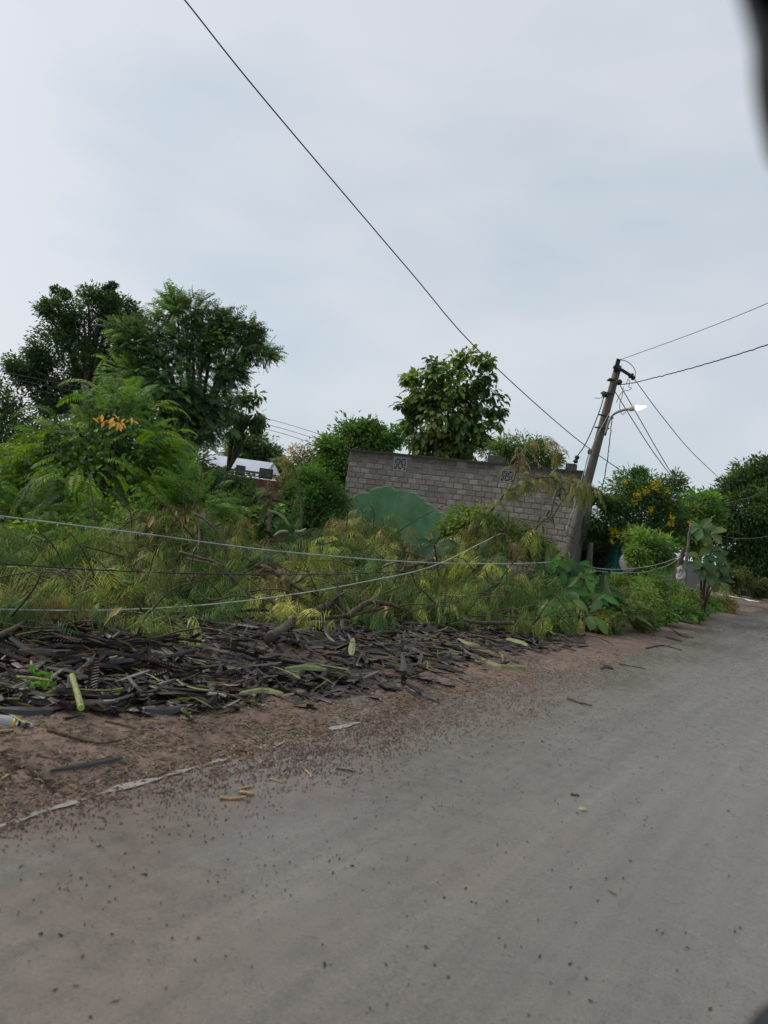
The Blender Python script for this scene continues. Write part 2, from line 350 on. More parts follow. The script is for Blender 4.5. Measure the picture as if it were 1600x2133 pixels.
def big_leaves(mb, pos, d, size, ratio, tint, droop=0.5, nh=None, wav=0.04, prof=(0.05, 0.55, 0.95, 1.0, 0.62, 0.0)):
    """broad leaves with a midrib, a fold and a bend"""
    n = len(pos); d = nrm(d); h = rdir(n) * 0.35 + UP if nh is None else nh
    s = nrm(np.cross(d, h)); up = np.cross(s, d); L = np.broadcast_to(size, (n,))[:, None]; K = len(prof)
    P = pos.copy(); dd = d.copy(); rows = []
    for k in range(K):
        u = np.cross(s, dd); w = L * ratio * 0.5 * prof[k]; wv = rng.normal(size=(n, 1)) * L * wav * (prof[k] > 0.1)
        rows.append(np.stack([P + s * w + u * (w * 0.28 + wv), P, P - s * w + u * (w * 0.28 - wv)], 1))
        dd = nrm(dd + DOWN * droop / K); P = P + dd * L / (K - 1)
    v = np.stack(rows, 1).reshape(n, K * 3, 3); f = []
    for k in range(K - 1):
        for c in range(2): f.append([k * 3 + c, k * 3 + c + 1, k * 3 + 3 + c + 1, k * 3 + 3 + c])
    q = (np.arange(n)[:, None, None] * (K * 3) + np.array(f)[None]).reshape(-1, 4)
    c = np.repeat(tint[:, None], K * 3, 1).copy(); c[:, 1::3] *= 1.25
    mb.add(v.reshape(-1, 3), q=q, c=c.reshape(-1, 3))
def fronds(mb, pos, d, L, droop, wilt, tint, P=16, pl=0.26, pw=0.012, K=6, fwd=0.5, rw=0.004, rcol=None):
    """feather leaves: a rachis with paired narrow pinnae that hang with gravity"""
    n = len(pos)
    if n == 0: return
    d = nrm(d); L = np.broadcast_to(L, (n,)).astype(float); droop = np.broadcast_to(droop, (n,)); wilt = np.broadcast_to(wilt, (n,))
    s0 = nrm(np.cross(d, UP + rdir(n) * 0.5)); pts = [pos]; dirs = []; p = pos.copy(); dd = d.copy()
    for k in range(K):
        dirs.append(dd); p = p + dd * (L / K)[:, None]; pts.append(p); dd = nrm(dd + DOWN * (droop * 1.6 / K)[:, None] * (0.5 + k / K))
    dirs.append(dd); pts = np.stack(pts, 1); dirs = np.stack(dirs, 1)
    t = 0.12 + 0.88 * (np.arange(P) + 0.5) / P; x = t * K; k = np.minimum(x.astype(int), K - 1); f = (x - k)[None, :, None]
    pp = pts[:, k] * (1 - f) + pts[:, k + 1] * f; dp = nrm(dirs[:, k] * (1 - f) + dirs[:, k + 1] * f)
    env = np.sin(math.pi * (0.18 + 0.76 * t)) ** 0.8
    s = nrm(s0[:, None] - (s0[:, None] * dp).sum(-1, keepdims=True) * dp)
    tt = np.repeat(tint[:, None], P, 1) * (1 + rng.uniform(-.12, .12, (n, P, 1)))
    for sd in (-1, 1):
        qd = nrm(sd * s + dp * fwd + DOWN * wilt[:, None, None] + rng.normal(size=(n, P, 3)) * (0.06 + 0.14 * wilt[:, None, None]))
        ln = (L[:, None] * pl * env[None] * rng.uniform(.8, 1.1, (n, P)))[..., None]
        mid = pp + qd * ln * .5; tip = mid + nrm(qd + DOWN * (0.15 + 0.5 * wilt[:, None, None])) * ln * .5
        wv = nrm(dp - (dp * qd).sum(-1, keepdims=True) * qd) * pw * .5
        v = np.stack([pp, mid + wv, mid - wv, tip], 2).reshape(-1, 3); b = np.arange(n * P)[:, None] * 4
        mb.add(v, t=np.concatenate([b + [0, 1, 2], b + [1, 3, 2]]), c=np.repeat(tt.reshape(-1, 3), 4, 0))
    w = rw * np.linspace(1, .4, K + 1)[None, :, None]
    A = pts + s0[:, None] * w * .5; B = pts - s0[:, None] * w * .5; v = np.stack([A, B], 2).reshape(n, -1, 3)
    q = np.array([[2 * a, 2 * a + 1, 2 * a + 3, 2 * a + 2] for a in range(K)]); q = (np.arange(n)[:, None, None] * (2 * K + 2) + q[None]).reshape(-1, 4)
    rc = tint * 1.1 if rcol is None else np.tile(np.asarray(rcol), (n, 1))
    mb.add(v.reshape(-1, 3), q=q, c=np.repeat(rc, 2 * K + 2, 0))

def skeleton(mb, base, cen, r0, clumps, nl=12, lean=0.0):
    base = np.asarray(base, float); cen = np.asarray(cen, float); h = cen[2] - base[2]
    fork = base + (cen - base) * 0.55 + rng.normal(size=3) * 0.04 * h
    tp = spline([base, base + (fork - base) * 0.5 + rng.normal(size=3) * 0.03 * h, fork], 8); tube(mb, tp, np.linspace(r0, r0 * 0.62, 8), 8)
    for c in clumps[:nl]:
        m_ = fork + (c - fork) * 0.5 + np.array([0, 0, 0.12 * h * rng.uniform(0.3, 1)]) + rng.normal(size=3) * 0.03 * h
        tube(mb, spline([fork, m_, c], 7), np.linspace(r0 * 0.5, r0 * 0.08, 7), 5)
def blob_clumps(blobs, per):
    cs = []; rs = []
    for (u, v, r, dep) in blobs:
        c = at(u, v, dep); R = r * dep / FPX; k = max(3, int(per * (r / 60.0) ** 1.5))
        p = rdir(k) * (rng.random((k, 1)) ** 0.4) * R * 0.86; cs.append(c + p); rs.append(np.full(k, R))
    return np.concatenate(cs), np.concatenate(rs)
def tree(name, label, cat, blobs, n, size, cols, ratio=0.45, per=26, cr=0.3, droop=0.15, kind='leaf', base=None, r0=0.12, stem='trunk', mat=None, group=None, nl=14, fl=(0.3, 0.5), bark=None, jit=0.2, pw=0.02, P=10, minz=0.05, gain_=2.35):
    cl, cR = blob_clumps(blobs, per); cen = cl.mean(0)
    if base is None: base = cen.copy()
    b = np.array([base[0], base[1], -0.05]); root = thing(name, label, cat, b, group)
    sk = MB(); skeleton(sk, b, cen, r0, cl[rng.permutation(len(cl))], nl); sk.build(stem, bark or BARK, root, smooth=True)
    ctint = tint_of(cols, len(cl), jit); k = rng.integers(0, len(cl), n)
    off = rng.normal(size=(n, 3)) * (cR[k] * cr)[:, None] * np.array([1, 1, .75]); pos = cl[k] + off
    pos[:, 2] = np.maximum(pos[:, 2], minz + rng.random(n) * 0.15)
    out_d = nrm(nrm(off) * 0.8 + nrm(pos - cen) * 0.4 + rdir(n) * 0.5 + DOWN * droop)
    tn = ctint[k] * (1 + rng.uniform(-.2, .2, (n, 1))); mb = MB()
    sz = size * rng.uniform(0.5, 1.3, n); tn = np.minimum(tn * gain_ * np.array([1.18, 1.0, .8]), .5)
    if kind == 'leaf': leaves(mb, pos, out_d, sz, ratio, tn)
    elif kind == 'big': big_leaves(mb, pos, out_d, sz, ratio, tn, 0.9)
    else: fronds(mb, pos, nrm(out_d + UP * 0.25), rng.uniform(fl[0], fl[1], n), rng.uniform(.5, 1.1, n), rng.uniform(.1, .5, n), tn, P=P, pw=pw, pl=0.3, K=4)
    mb.build('crown', mat or LEAF, root); return root
# ------------------------------------------------------------------ block house with the green plaster patch
ZT = 3.5
WL = onz(729.5, 938, ZT); WR = onz(1213, 985, ZT)
WX = nrm((WR - WL) * [1, 1, 0]); WN = np.array([WX[1], -WX[0], 0]); WLEN = np.linalg.norm((WR - WL)[:2]); WO = np.array([WL[0], WL[1], 0.0])
if WN[1] > 0: WN = -WN
def wall_uv(u, v):
    """pixel -> (along, up) on the house front"""
    r = ray(u, v); tt = ((WO - EYE) @ WN) / (r @ WN); p = EYE + r * tt[..., None] if np.ndim(tt) else EYE + r * tt
    return np.stack([(p - WO) @ WX, p[..., 2]], -1)
def wp(a, z, out_=0.0):
    a = np.asarray(a, float); z = np.asarray(z, float)
    return WO + a[..., None] * WX + z[..., None] * UP + out_ * WN
m, t, o = mk('mortar'); g = G(t); v = g.obj(); f = g.noise(v, 2.0, 5, 0.6); f2 = g.noise(v, 24, 5, 0.7)
g.bsdf(o, g.mix(f2, g.ramp(f, [(0.3, (0.16, 0.14, 0.12)), (0.7, (0.29, 0.262, 0.23))]), (0.19, 0.17, 0.15)), 0.95, 0.2, f2, 0.7, 0.02); MORTAR = m
m, t, o = mk('cement_block'); g = G(t)
geo = g.n('ShaderNodeNewGeometry'); f2 = g.noise(geo.outputs['Position'], 18, 6, 0.7); big = g.noise(geo.outputs['Position'], 0.9, 4, 0.6); oi = g.n('ShaderNodeObjectInfo')
c = g.mix(oi.outputs['Random'], (0.26, 0.225, 0.188), (0.42, 0.37, 0.315)); c = g.mix(1.0, c, g.ramp(f2, [(0.3, 0.62), (0.7, 1.15)]), 'MULTIPLY')
c = g.mix(g.ramp(big, [(0.45, 0.0), (0.62, 0.75)]), c, (0.235, 0.205, 0.175))
sep = g.n('ShaderNodeSeparateXYZ'); g.l(geo.outputs['Position'], sep.inputs[0])
md = g.n('ShaderNodeMath', _operation='MULTIPLY_ADD'); g.l(f2, md.inputs[0]); md.inputs[1].default_value = 0.5; g.l(sep.outputs['Z'], md.inputs[2])
mr = g.n('ShaderNodeMapRange'); mr.inputs['From Min'].default_value = ZT - 0.20; mr.inputs['From Max'].default_value = ZT + 0.22; g.l(md.outputs[0], mr.inputs['Value'])
c = g.mix(mr.outputs[0], c, (0.075, 0.07, 0.055))          # rain-blackened lichen along the top of the wall
g.bsdf(o, c, 0.92, 0.2, f2, 0.7, 0.02); BLOCK = m
house = thing('block_house', 'grey concrete block house with a green plaster patch and two pierced vents', 'house', WO)
va = wall_uv(np.array([819, 849.]), np.array([978, 955.])); vb_ = wall_uv(np.array([1041, 1073.]), np.array([1003, 981.]))
VENTS = [(va[0, 0], va[1, 0], va[0, 1], va[1, 1] + 0.0), (vb_[0, 0], vb_[1, 0], vb_[0, 1], vb_[1, 1])]
TH = 0.2
mb = MB()
xb = sorted([0, WLEN] + [x for V_ in VENTS for x in V_[:2]]); 
for a0, a1 in zip(xb[:-1], xb[1:]):
    hole = [V_ for V_ in VENTS if abs(V_[0] - a0) < 1e-6 and abs(V_[1] - a1) < 1e-6]
    spans = [(0, ZT)] if not hole else [(0, hole[0][2]), (hole[0][3], ZT)]
    for z0, z1 in spans: box(mb, wp((a0 + a1) / 2, (z0 + z1) / 2, -TH / 2), a1 - a0, TH, z1 - z0, WX, WN, UP)
mb.build('front_wall', MORTAR, house)
SD = nrm(-WN + 0.0 * WX); HD = 4.6
mb = MB(); box(mb, wp(WLEN - 0.1, ZT / 2, -TH - HD / 2), 0.2, HD, ZT, WX, WN, UP); mb.build('side_wall', MORTAR, house)
mb = MB(); box(mb, wp(0.1, ZT / 2, -TH - HD / 2), 0.2, HD, ZT, WX, WN, UP)
mb.build('side_wall', MORTAR, house)
mb = MB(); box(mb, wp(WLEN / 2, ZT / 2, -TH - HD - 0.1), WLEN, 0.2, ZT, WX, WN, UP); mb.build('back_wall', MORTAR, house)
ROOFM = plain('weathered_slab', (0.1, 0.095, 0.085), 0.95, 0.2)
mb = MB(); box(mb, wp(WLEN / 2, ZT - 0.07, -TH - HD / 2), WLEN - 0.42, HD - 0.02, 0.12, WX, WN, UP); mb.build('roof_slab', ROOFM, house)
# uneven mortar cap along the top
mb = MB(); n = 60; A = np.linspace(-0.03, WLEN + 0.03, n); hh = 0.035 + 0.04 * fbm(A * 2.3, A * 0 + 2)
r0_ = wp(A, ZT + 0 * A, 0.035); r1 = wp(A, ZT + hh, 0.03 - 0.02); r2 = wp(A, ZT + hh, -TH); r3 = wp(A, ZT + 0 * A, -TH - 0.02)
mb.add(np.concatenate([r0_, r1, r2, r3]), q=[[k * n + i, k * n + i + 1, (k + 1) * n + i + 1, (k + 1) * n + i] for k in range(3) for i in range(n - 1)])
mb.build('coping', plain('lichen_coping', (0.035, 0.034, 0.026), 0.95, 0.2), house)
# blocks
def block_mesh(w, h, dpt=0.03):
    b = 0.012; v = []
    for (x, z, y) in [(-w / 2, -h / 2, -0.01), (w / 2, -h / 2, -0.01), (w / 2, h / 2, -0.01), (-w / 2, h / 2, -0.01)]: v.append((x, z, y))
    for (x, z) in [(-w / 2, -h / 2), (w / 2, -h / 2), (w / 2, h / 2), (-w / 2, h / 2)]: v.append((x + rng.uniform(-.006, .006), z + rng.uniform(-.006, .006), dpt * 0.55))
    for (x, z) in [(-w / 2 + b, -h / 2 + b), (w / 2 - b, -h / 2 + b), (w / 2 - b, h / 2 - b), (-w / 2 + b, h / 2 - b)]: v.append((x + rng.uniform(-.008, .008), z + rng.uniform(-.008, .008), dpt + rng.uniform(-.004, .004)))
    v = np.array(v); v = v[:, :1] * WX + v[:, 1:2] * UP + v[:, 2:] * WN
    q = [[a, (a + 1) % 4, 4 + (a + 1) % 4, 4 + a] for a in range(4)] + [[4 + a, 4 + (a + 1) % 4, 8 + (a + 1) % 4, 8 + a] for a in range(4)] + [[8, 9, 10, 11]]
    mb = MB(); mb.add(v, q=q); return mb.mesh('block', BLOCK)
BWID, BH = 0.285, 0.163
protos = [block_mesh(BWID - rng.uniform(.018, .035), BH - rng.uniform(.018, .03), rng.uniform(.008, .022)) for _ in range(10)]
half = [block_mesh(BWID / 2 - 0.02, BH - 0.02, 0.016) for _ in range(2)]
PLPX = [(714, 1037), (734, 1036), (751, 1030), (766, 1025), (786, 1020), (808, 1018), (825, 1019), (838, 1025), (850, 1030), (864, 1031), (876, 1040), (892, 1047), (903, 1057), (914, 1067), (931, 1074), (943, 1090), (956, 1118), (966, 1160)]
pl_uv = wall_uv(np.array([p[0] for p in PLPX], float), np.array([p[1] for p in PLPX], float)); pl_uv[0, 0] = 0.0
def pl_top(a): return np.where(a < pl_uv[-1, 0], np.interp(a, pl_uv[:, 0], pl_uv[:, 1]), -9)
rest = MB(); cnt = 0
rows = int(ZT / BH) + 1
for r in range(rows):
    zc = ZT - 0.01 - BH * (r + 0.5); off = (r % 2) * BWID / 2 + rng.uniform(-.04, .04); a = -off
    if zc < 0.1: break
    while a < WLEN + BWID:
        x0, x1 = a, a + BWID; a += BWID
        if x1 < 0.06 or x0 > WLEN - 0.06: continue
        me = protos[rng.integers(10)]; xc = (x0 + x1) / 2
        if x0 < 0: me = half[0]; xc = x1 - BWID / 4 if x1 > BWID * .4 else None
        elif x1 > WLEN: me = half[1]; xc = x0 + BWID / 4 if x0 < WLEN - BWID * .4 else None
        if xc is None: continue
        if any(xc + BWID * .45 > V_[0] and xc - BWID * .45 < V_[1] and zc + BH * .4 > V_[2] and zc - BH * .4 < V_[3] for V_ in VENTS): continue
        if max(pl_top(xc - .1), pl_top(xc + .1)) > zc + BH * 0.45 and min(pl_top(xc - .1), pl_top(xc + .1)) > zc: continue
        if rng.random() < 0.04: continue
        loc = wp(xc, zc, 0.0)
        if cnt < 298 and r < 14:
            ob = bpy.data.objects.new('block', me); COL.objects.link(ob); ob.parent = house; ob.location = Vector(loc - WO); cnt += 1
        else: box(rest, wp(xc, zc, 0.005), BWID - .03, 0.03, BH - .03, WX, WN, UP)
stuff(rest.build('lower_blocks', BLOCK, house))
# green plaster
m, t, o = mk('green_plaster'); g = G(t); v = g.obj(1, 1, 0.25); vv = g.obj()
st = g.mix(0.27, g.noise(vv, 1.7, 8, 0.7), g.noise(v, 6, 3, 0.5)); f2 = g.noise(vv, 30, 5, 0.7); f3 = g.noise(vv, 1.2, 5)
c = g.ramp(st, [(0.35, (0.075, 0.185, 0.085)), (0.5, (0.115, 0.26, 0.125)), (0.72, (0.21, 0.34, 0.20))]); c = g.mix(1.0, c, g.ramp(f3, [(0.3, 0.75), (0.7, 1.2)]), 'MULTIPLY')
c = g.mix(g.ramp(f2, [(0.60, 0.0), (0.72, 0.6)]), c, (0.17, 0.22, 0.17)); g.bsdf(o, c, 0.8, 0.3, f2, 0.4, 0.01); GREENP = m
aa = np.linspace(0.0, pl_uv[-1, 0], 150); top = np.interp(aa, pl_uv[:, 0], pl_uv[:, 1]) + (fbm(aa * 4, aa * 0 + 4) - 0.47) * 0.26 + (fbm(aa * 22, aa * 0 + 8) - 0.47) * 0.12
bot = np.full_like(aa, 0.05); mb = MB(); n = len(aa); TP = 0.032
fr = [wp(aa, bot, TP), wp(aa, (bot + top) / 2, TP), wp(aa, top - 0.012, TP), wp(aa, top, TP * 0.45), wp(aa, top, -0.005)]
mb.add(np.concatenate(fr), q=[[k * n + i, k * n + i + 1, (k + 1) * n + i + 1, (k + 1) * n + i] for k in range(4) for i in range(n - 1)])
pt = mb.build('plaster', GREENP, house); pt['label'] = 'broken green painted plaster patch with streaks'
# grey broken edge of the render layer
mb = MB(); e0 = wp(aa, top + 0.03 + 0.05 * fbm(aa * 14, aa * 0 + 1), 0.004); e1 = wp(aa, top, 0.02); e2 = wp(aa, top - 0.05, 0.02)
mb.add(np.concatenate([e0, e1, e2]), q=[[k * n + i + 1, k * n + i, (k + 1) * n + i, (k + 1) * n + i + 1] for k in range(2) for i in range(n - 1)]); mb.build('render_edge', plain('raw_render', (0.3, 0.26, 0.23), 0.95, 0.2), house)
# pierced vents
VENTM = plain('vent_cement', (0.34, 0.33, 0.31), 0.9, 0.2)
for (a0, a1, z0, z1) in VENTS:
    w, h = a1 - a0, z1 - z0; root = MB()
    for c_, sx, sz in (((a0 + .012, (z0 + z1) / 2), .024, h), ((a1 - .012, (z0 + z1) / 2), .024, h)): box(root, wp(*map(np.asarray, c_), -0.04), sx, 0.08, sz - 0.05, WX, WN, UP)
    for zz in (z0 + .012, z1 - .012): box(root, wp((a0 + a1) / 2, zz, -0.04), w, 0.08, .024, WX, WN, UP)
    fr_ = root.build('vent', VENTM, house); mb = MB(); nx, nz = 4, 3; cw, ch = (w - .05) / nx, (h - .05) / nz
    for i in range(nx):
        for k in range(nz):
            cx, cz = a0 + .025 + cw * (i + .5), z0 + .025 + ch * (k + .5); s_ = 1 if (i + k) % 2 else -1; L_ = math.hypot(cw, ch)
            dx = nrm(WX * cw + UP * ch * s_); dz = nrm(np.cross(dx, WN)); box(mb, wp(cx, cz, -0.035), L_ * .9, 0.05, 0.02, dx, WN, dz)
    for i in range(1, nx): box(mb, wp(a0 + .025 + cw * i, (z0 + z1) / 2, -0.045), .014, 0.05, h - .05, WX, WN, UP)
    for k in range(1, nz): box(mb, wp((a0 + a1) / 2, z0 + .025 + ch * k, -0.047), w - .05, 0.05, .014, WX, WN, UP)
    ob = mb.build('lattice', VENTM, fr_)
for (u, v, wpx, hpx, lab) in [(1032, 962, 34, 16, 'stub of loose grey blocks on the house wall top behind the vent'), (1189, 977, 22, 15, 'single dark block standing on the wall top beside the leaning pole'), (1090, 963, 14, 20, 'narrow block stub on the wall top behind the drooping twig')]:
    c = wall_uv(np.array([float(u)]), np.array([float(v)]))[0]; mb = MB(); s_ = 20 / FPX
    cc = wp(c[0], ZT + hpx * s_ / 2 + 0.03, -0.1); box(mb, cc, wpx * s_, 0.16, hpx * s_, WX, WN, UP, jit=0.04)
    tag(mb.build('loose_block', ROOFM, org=cc - [0, 0, hpx * s_ / 2]), lab, 'block')

# ------------------------------------------------------------------ houses behind, on the left
m, t, o = mk('red_brick'); g = G(t); br = g.n('ShaderNodeTexBrick', Scale=1.0); br.inputs['Color1'].default_value = (0.17, 0.06, 0.045, 1); br.inputs['Color2'].default_value = (0.24, 0.085, 0.06, 1); br.inputs['Mortar'].default_value = (0.13, 0.075, 0.065, 1)
br.inputs['Brick Width'].default_value = 0.23; br.inputs['Row Height'].default_value = 0.085; br.inputs['Mortar Size'].default_value = 0.012
mp = g.n('ShaderNodeMapping'); mp.inputs['Rotation'].default_value = (math.pi / 2, 0, 0); tcn = g.n('ShaderNodeTexCoord'); g.l(tcn.outputs['Object'], mp.inputs['Vector']); g.l(mp.outputs['Vector'], br.inputs['Vector'])
g.bsdf(o, br.outputs['Color'], 0.9, 0.2, br.outputs['Fac'], -0.4, 0.01); BRICK = m
DB = 27.0
bl, brp = at(500, 985, DB), at(604, 1004, DB); zt = bl[2]
rh = thing('brick_house', 'red brick outbuilding wall topped with clay tiles and two dark piers', 'building', [bl[0], bl[1], 0])
X0, X1 = bl[0] - 3.0, brp[0]; zt = at(560, 1000, DB)[2]
mb = MB(); box(mb, [(X0 + X1) / 2, DB + 0.15, zt / 2], X1 - X0, 0.3, zt); box(mb, [X1 - 0.15, DB + 2.3, zt / 2], 0.3, 4.0, zt); mb.build('wall', BRICK, rh)
TILE = plain('clay_tile', (0.07, 0.045, 0.035), 0.9, 0.2)
tm = MB(); a = np.linspace(0, math.pi, 7); rr_ = 0.09
vv = np.concatenate([np.stack([rr_ * np.cos(a), np.full(7, y), rr_ * np.sin(a) + zz], 1) for y, zz in ((0, 0), (0.5, 0.1))] + [np.stack([rr_ * .8 * np.cos(a), np.full(7, y), rr_ * .8 * np.sin(a) + zz], 1) for y, zz in ((0, 0), (0.5, 0.1))])
tm.add(vv, q=[[i, i + 1, 8 + i, 7 + i] for i in range(6)] + [[i, i + 1, 15 + i, 14 + i] for i in range(6)]); tme = tm.mesh('clay_tile', TILE)
for i in range(26):
    x = X0 + 0.1 + i * 0.21
    if x > X1: break
    ob = bpy.data.objects.new('clay_tile', tme); COL.objects.link(ob); ob.parent = rh; ob.location = (x - rh.location.x, DB - 0.08 - rh.location.y, zt + 0.02 + rng.uniform(-.02, .02)); ob.rotation_euler = (0, 0, rng.uniform(-.08, .08))
for (u, v, w, h) in [(500, 978, 17, 13), (553, 986, 26, 14)]:
    c = at(u, v, DB); mb = MB(); box(mb, [c[0], DB + 0.1, zt + 0.22], w * DB / FPX, 0.3, 0.38, jit=.03); mb.build('pier', ROOFM, rh)
m, t, o = mk('white_sheet_roof'); g = G(t); v = g.obj(1, 1, 1); f = g.noise(v, 1.2, 5)
g.bsdf(o, g.ramp(f, [(0.3, (0.42, 0.45, 0.51)), (0.7, (0.56, 0.58, 0.63))]), 0.85, 0.2); SHEET = m
DR = 33.0
sh = thing('white_roofed_shed', 'shed with a pale blue-white sheet roof seen behind the trees', 'building', [at(480, 960, DR)[0], DR, 0])
pr0, pr1 = at(395, 934, DR + 1.5), at(565, 968, DR + 1.5); zr = (pr0[2] + pr1[2]) / 2; x0, x1 = pr0[0], at(556, 965, DR)[0]; ze = at(480, 972, DR)[2] - 0.05
for k in range(5):
    xa, xb_ = x0 + (x1 - x0) * k / 5, x0 + (x1 - x0) * (k + 1) / 5 - 0.006; mb = MB()
    mb.add([[xa, DR + 1.8, zr], [xb_, DR + 1.8, zr], [xb_, DR, ze], [xa, DR, ze], [xa, DR + 1.8, zr - .03], [xb_, DR + 1.8, zr - .03], [xb_, DR, ze - .03], [xa, DR, ze - .03]], q=[[0, 3, 2, 1], [4, 5, 6, 7], [3, 7, 6, 2], [1, 2, 6, 5], [0, 4, 7, 3]]); mb.build('roof_sheet', SHEET, sh)
mb = MB(); mb.add([[x1 + .02, DR + 1.8, zr], [x1 + 0.55, DR + .9, ze - .02], [x1 + .02, DR, ze]], t=[[0, 2, 1]]); mb.build('gable_sheet', SHEET, sh)
for k in range(3):
    xa, xb_ = x0 + (x1 + .6 - x0) * k / 3, x0 + (x1 + .6 - x0) * (k + 1) / 3 - 0.006; mb = MB(); z2 = ze - 0.12
    mb.add([[xa, DR - .1, z2], [xb_, DR - .1, z2], [xb_, DR - 1.6, z2 - .6], [xa, DR - 1.6, z2 - .6], [xa, DR - 1.6, z2 - .64], [xb_, DR - 1.6, z2 - .64]], q=[[0, 3, 2, 1], [3, 4, 5, 2]]); mb.build('lower_roof_sheet', SHEET, sh)
mb = MB(); box(mb, [(x0 + x1) / 2, DR + 2.1, (ze - .03) / 2], x1 - x0, 3.6, ze - .03); mb.build('wall', SHEET, sh)

# ------------------------------------------------------------------ leaning pole and its lamp
DP = 17.0
ptop, plow = at(1288, 762, DP), at(1183, 1158, DP); pd = nrm(ptop - plow); k = (plow[2] + 0.3) / pd[2]; pbase = plow - pd * k
m, t, o = mk('pole_concrete'); g = G(t); v = g.obj(1, 1, 0.3); f = g.noise(v, 9, 6, 0.65); f2 = g.noise(v, 60, 3)
g.bsdf(o, g.mix(0.3, g.ramp(f, [(0.3, (0.085, 0.066, 0.052)), (0.7, (0.19, 0.152, 0.12))]), g.ramp(f2, [(0.3, 0.07), (0.7, 0.17)])), 0.9, 0.2, f, 0.5, 0.02); POLEM = m
pole = thing('utility_pole', 'tall leaning concrete power pole beside the block house', 'pole', pbase)
mb = MB(); tube(mb, spline([pbase, ptop], 12), np.linspace(0.135, 0.085, 12), 12); mb.build('shaft', POLEM, pole, smooth=True)
def P_(u, v, d=DP): return at(u, v, d)
PS = nrm(np.cross(pd, [0, 1, 0])) ; PS = PS if PS[0] > 0 else -PS
mb = MB(); b0, b1 = P_(1284, 772, DP - .08), P_(1287, 750, DP - .08); box(mb, (b0 + b1) / 2, 0.09, 0.06, 0.3, PS, [0, 1, 0], pd); mb.build('top_bracket', METAL, pole)
mb = MB(); tube(mb, [P_(1278, 764, DP - .13), P_(1296, 771, DP - .13), P_(1318, 785, DP - .1)], 0.045, 4); mb.build('cross_arm', METAL, pole)
mb = MB(); lathe(mb, [(0, .03), (.02, .07), (.06, .075), (.09, .04), (.12, .07), (.16, .03)], P_(1312, 780, DP - .1), P_(1322, 790, DP - .1) - P_(1312, 780, DP - .1), 10); mb.build('insulator', METAL, pole)
for (u, v, w) in [(1278, 793, .26), (1264, 820, .24)]:
    mb = MB(); c = P_(u, v, DP); box(mb, c, w, .2, .03, PS, [0, 1, 0], pd); mb.build('clamp', METAL, pole)
for (u, v) in [(1292, 800), (1287, 797), (1260, 820), (1266, 823)]:
    mb = MB(); c = P_(u, v, DP - .2); lathe(mb, [(0, .03), (.03, .06), (.06, .035), (.09, .06), (.12, .03)], c, rdir(1)[0], 8); mb.build('insulator', METAL, pole)
for (u0, v0, u1, v1) in [(1246, 863, 1278, 871), (1239, 890, 1269, 893)]:
    mb = MB(); tube(mb, [P_(u0, v0, DP - .17), P_(u1, v1, DP - .17)], .02, 5); mb.build('clamp_bolt', METAL, pole)
for (u, v) in [(1184, 1112), (1190, 1098), (1188, 1118)]:
    mb = MB(); tube(mb, [P_(u - 6, v - 3, DP - .15), P_(u + 7, v + 3, DP - .17)], .008, 4); mb.build('wire_tie', METAL, pole)
lamp = thing('street_lamp', 'lit white street lamp on a curved arm near the pole top', 'street lamp', P_(1260, 907, DP - .25))
mb = MB(); tube(mb, spline([P_(1260, 907, DP - .2), P_(1268, 880, DP - .22), P_(1275, 866, DP - .24), P_(1285, 859, DP - .3), P_(1300, 854, DP - .34), P_(1312, 852, DP - .36)], 20), .03, 8); mb.build('arm', GALV, lamp, smooth=True)
ax = nrm(P_(1336, 848, DP - .4) - P_(1310, 852, DP - .36)); mb = MB()
hp = P_(1309, 852.5, DP - .36); lathe(mb, [(0, .03), (.02, .05), (.1, .06), (.14, .055), (.16, .02)], hp, ax, 10); mb.build('lamp_head', plain('lamp_housing', (0.45, 0.42, 0.35), .5), lamp, smooth=True)
m, t, o = mk('lamp_glow'); g = G(t); em = g.n('ShaderNodeEmission', Strength=14.0); em.inputs['Color'].default_value = (1, 0.97, 0.85, 1); g.l(em.outputs[0], o.inputs['Surface']); GLOW = m
mb = MB(); lathe(mb, [(.16, .02), (.18, .05), (.22, .055), (.28, .04), (.36, .012), (.40, .002)], hp, ax, 10); mb.build('bulb', GLOW, lamp, smooth=True)

# ------------------------------------------------------------------ wires and cables
def cable(name, label, pts, r, mat, n=70, drops=0, wob=0.0, r1=None):
    P = spline(np.array([at(u, v, d) for u, v, d in pts]), n)
    if wob: P = P + rng.normal(size=P.shape) * wob
    mb = MB(); tube(mb, P, np.linspace(r, r1 or r, n), 6)
    if not drops: return tag(mb.build(name, mat, org=P[0], smooth=True), label, 'cable')
    root = thing(name, label, 'cable', P[0]); mb.build('strand', mat, root, smooth=True); dm = MB()
    for f in rng.random(drops):
        c = P[int(f * (n - 1))] + (P[min(n - 1, int(f * (n - 1)) + 1)] - P[int(f * (n - 1))]) * rng.random() + DOWN * (r + 0.003); lathe(dm, [(0, .001), (.002, .004), (.006, .006), (.01, .005), (.013, .001)], c + [0, 0, .004], DOWN, 6)
    m_, = (WATER,); stuff(dm.build('water_drops', m_, root, smooth=True)); return root
m, t, o = mk('water'); g = G(t); b = g.bsdf(o, (0.9, 0.9, 0.9), 0.05, 0.5); b.inputs['Transmission Weight'].default_value = 0.7; b.inputs['IOR'].default_value = 1.33; WATER = m
cable('fallen_cable', 'uppermost pale sagging cable beaded with raindrops across the fallen foliage', [(-260, 1040, 5.4), (0, 1075, 6.0), (300, 1112, 6.7), (560, 1146, 7.4), (830, 1169, 9.0), (1000, 1174, 10.6), (1130, 1172, 12.4), (1190, 1165, 15)], .0072, CABLE_W, drops=60)
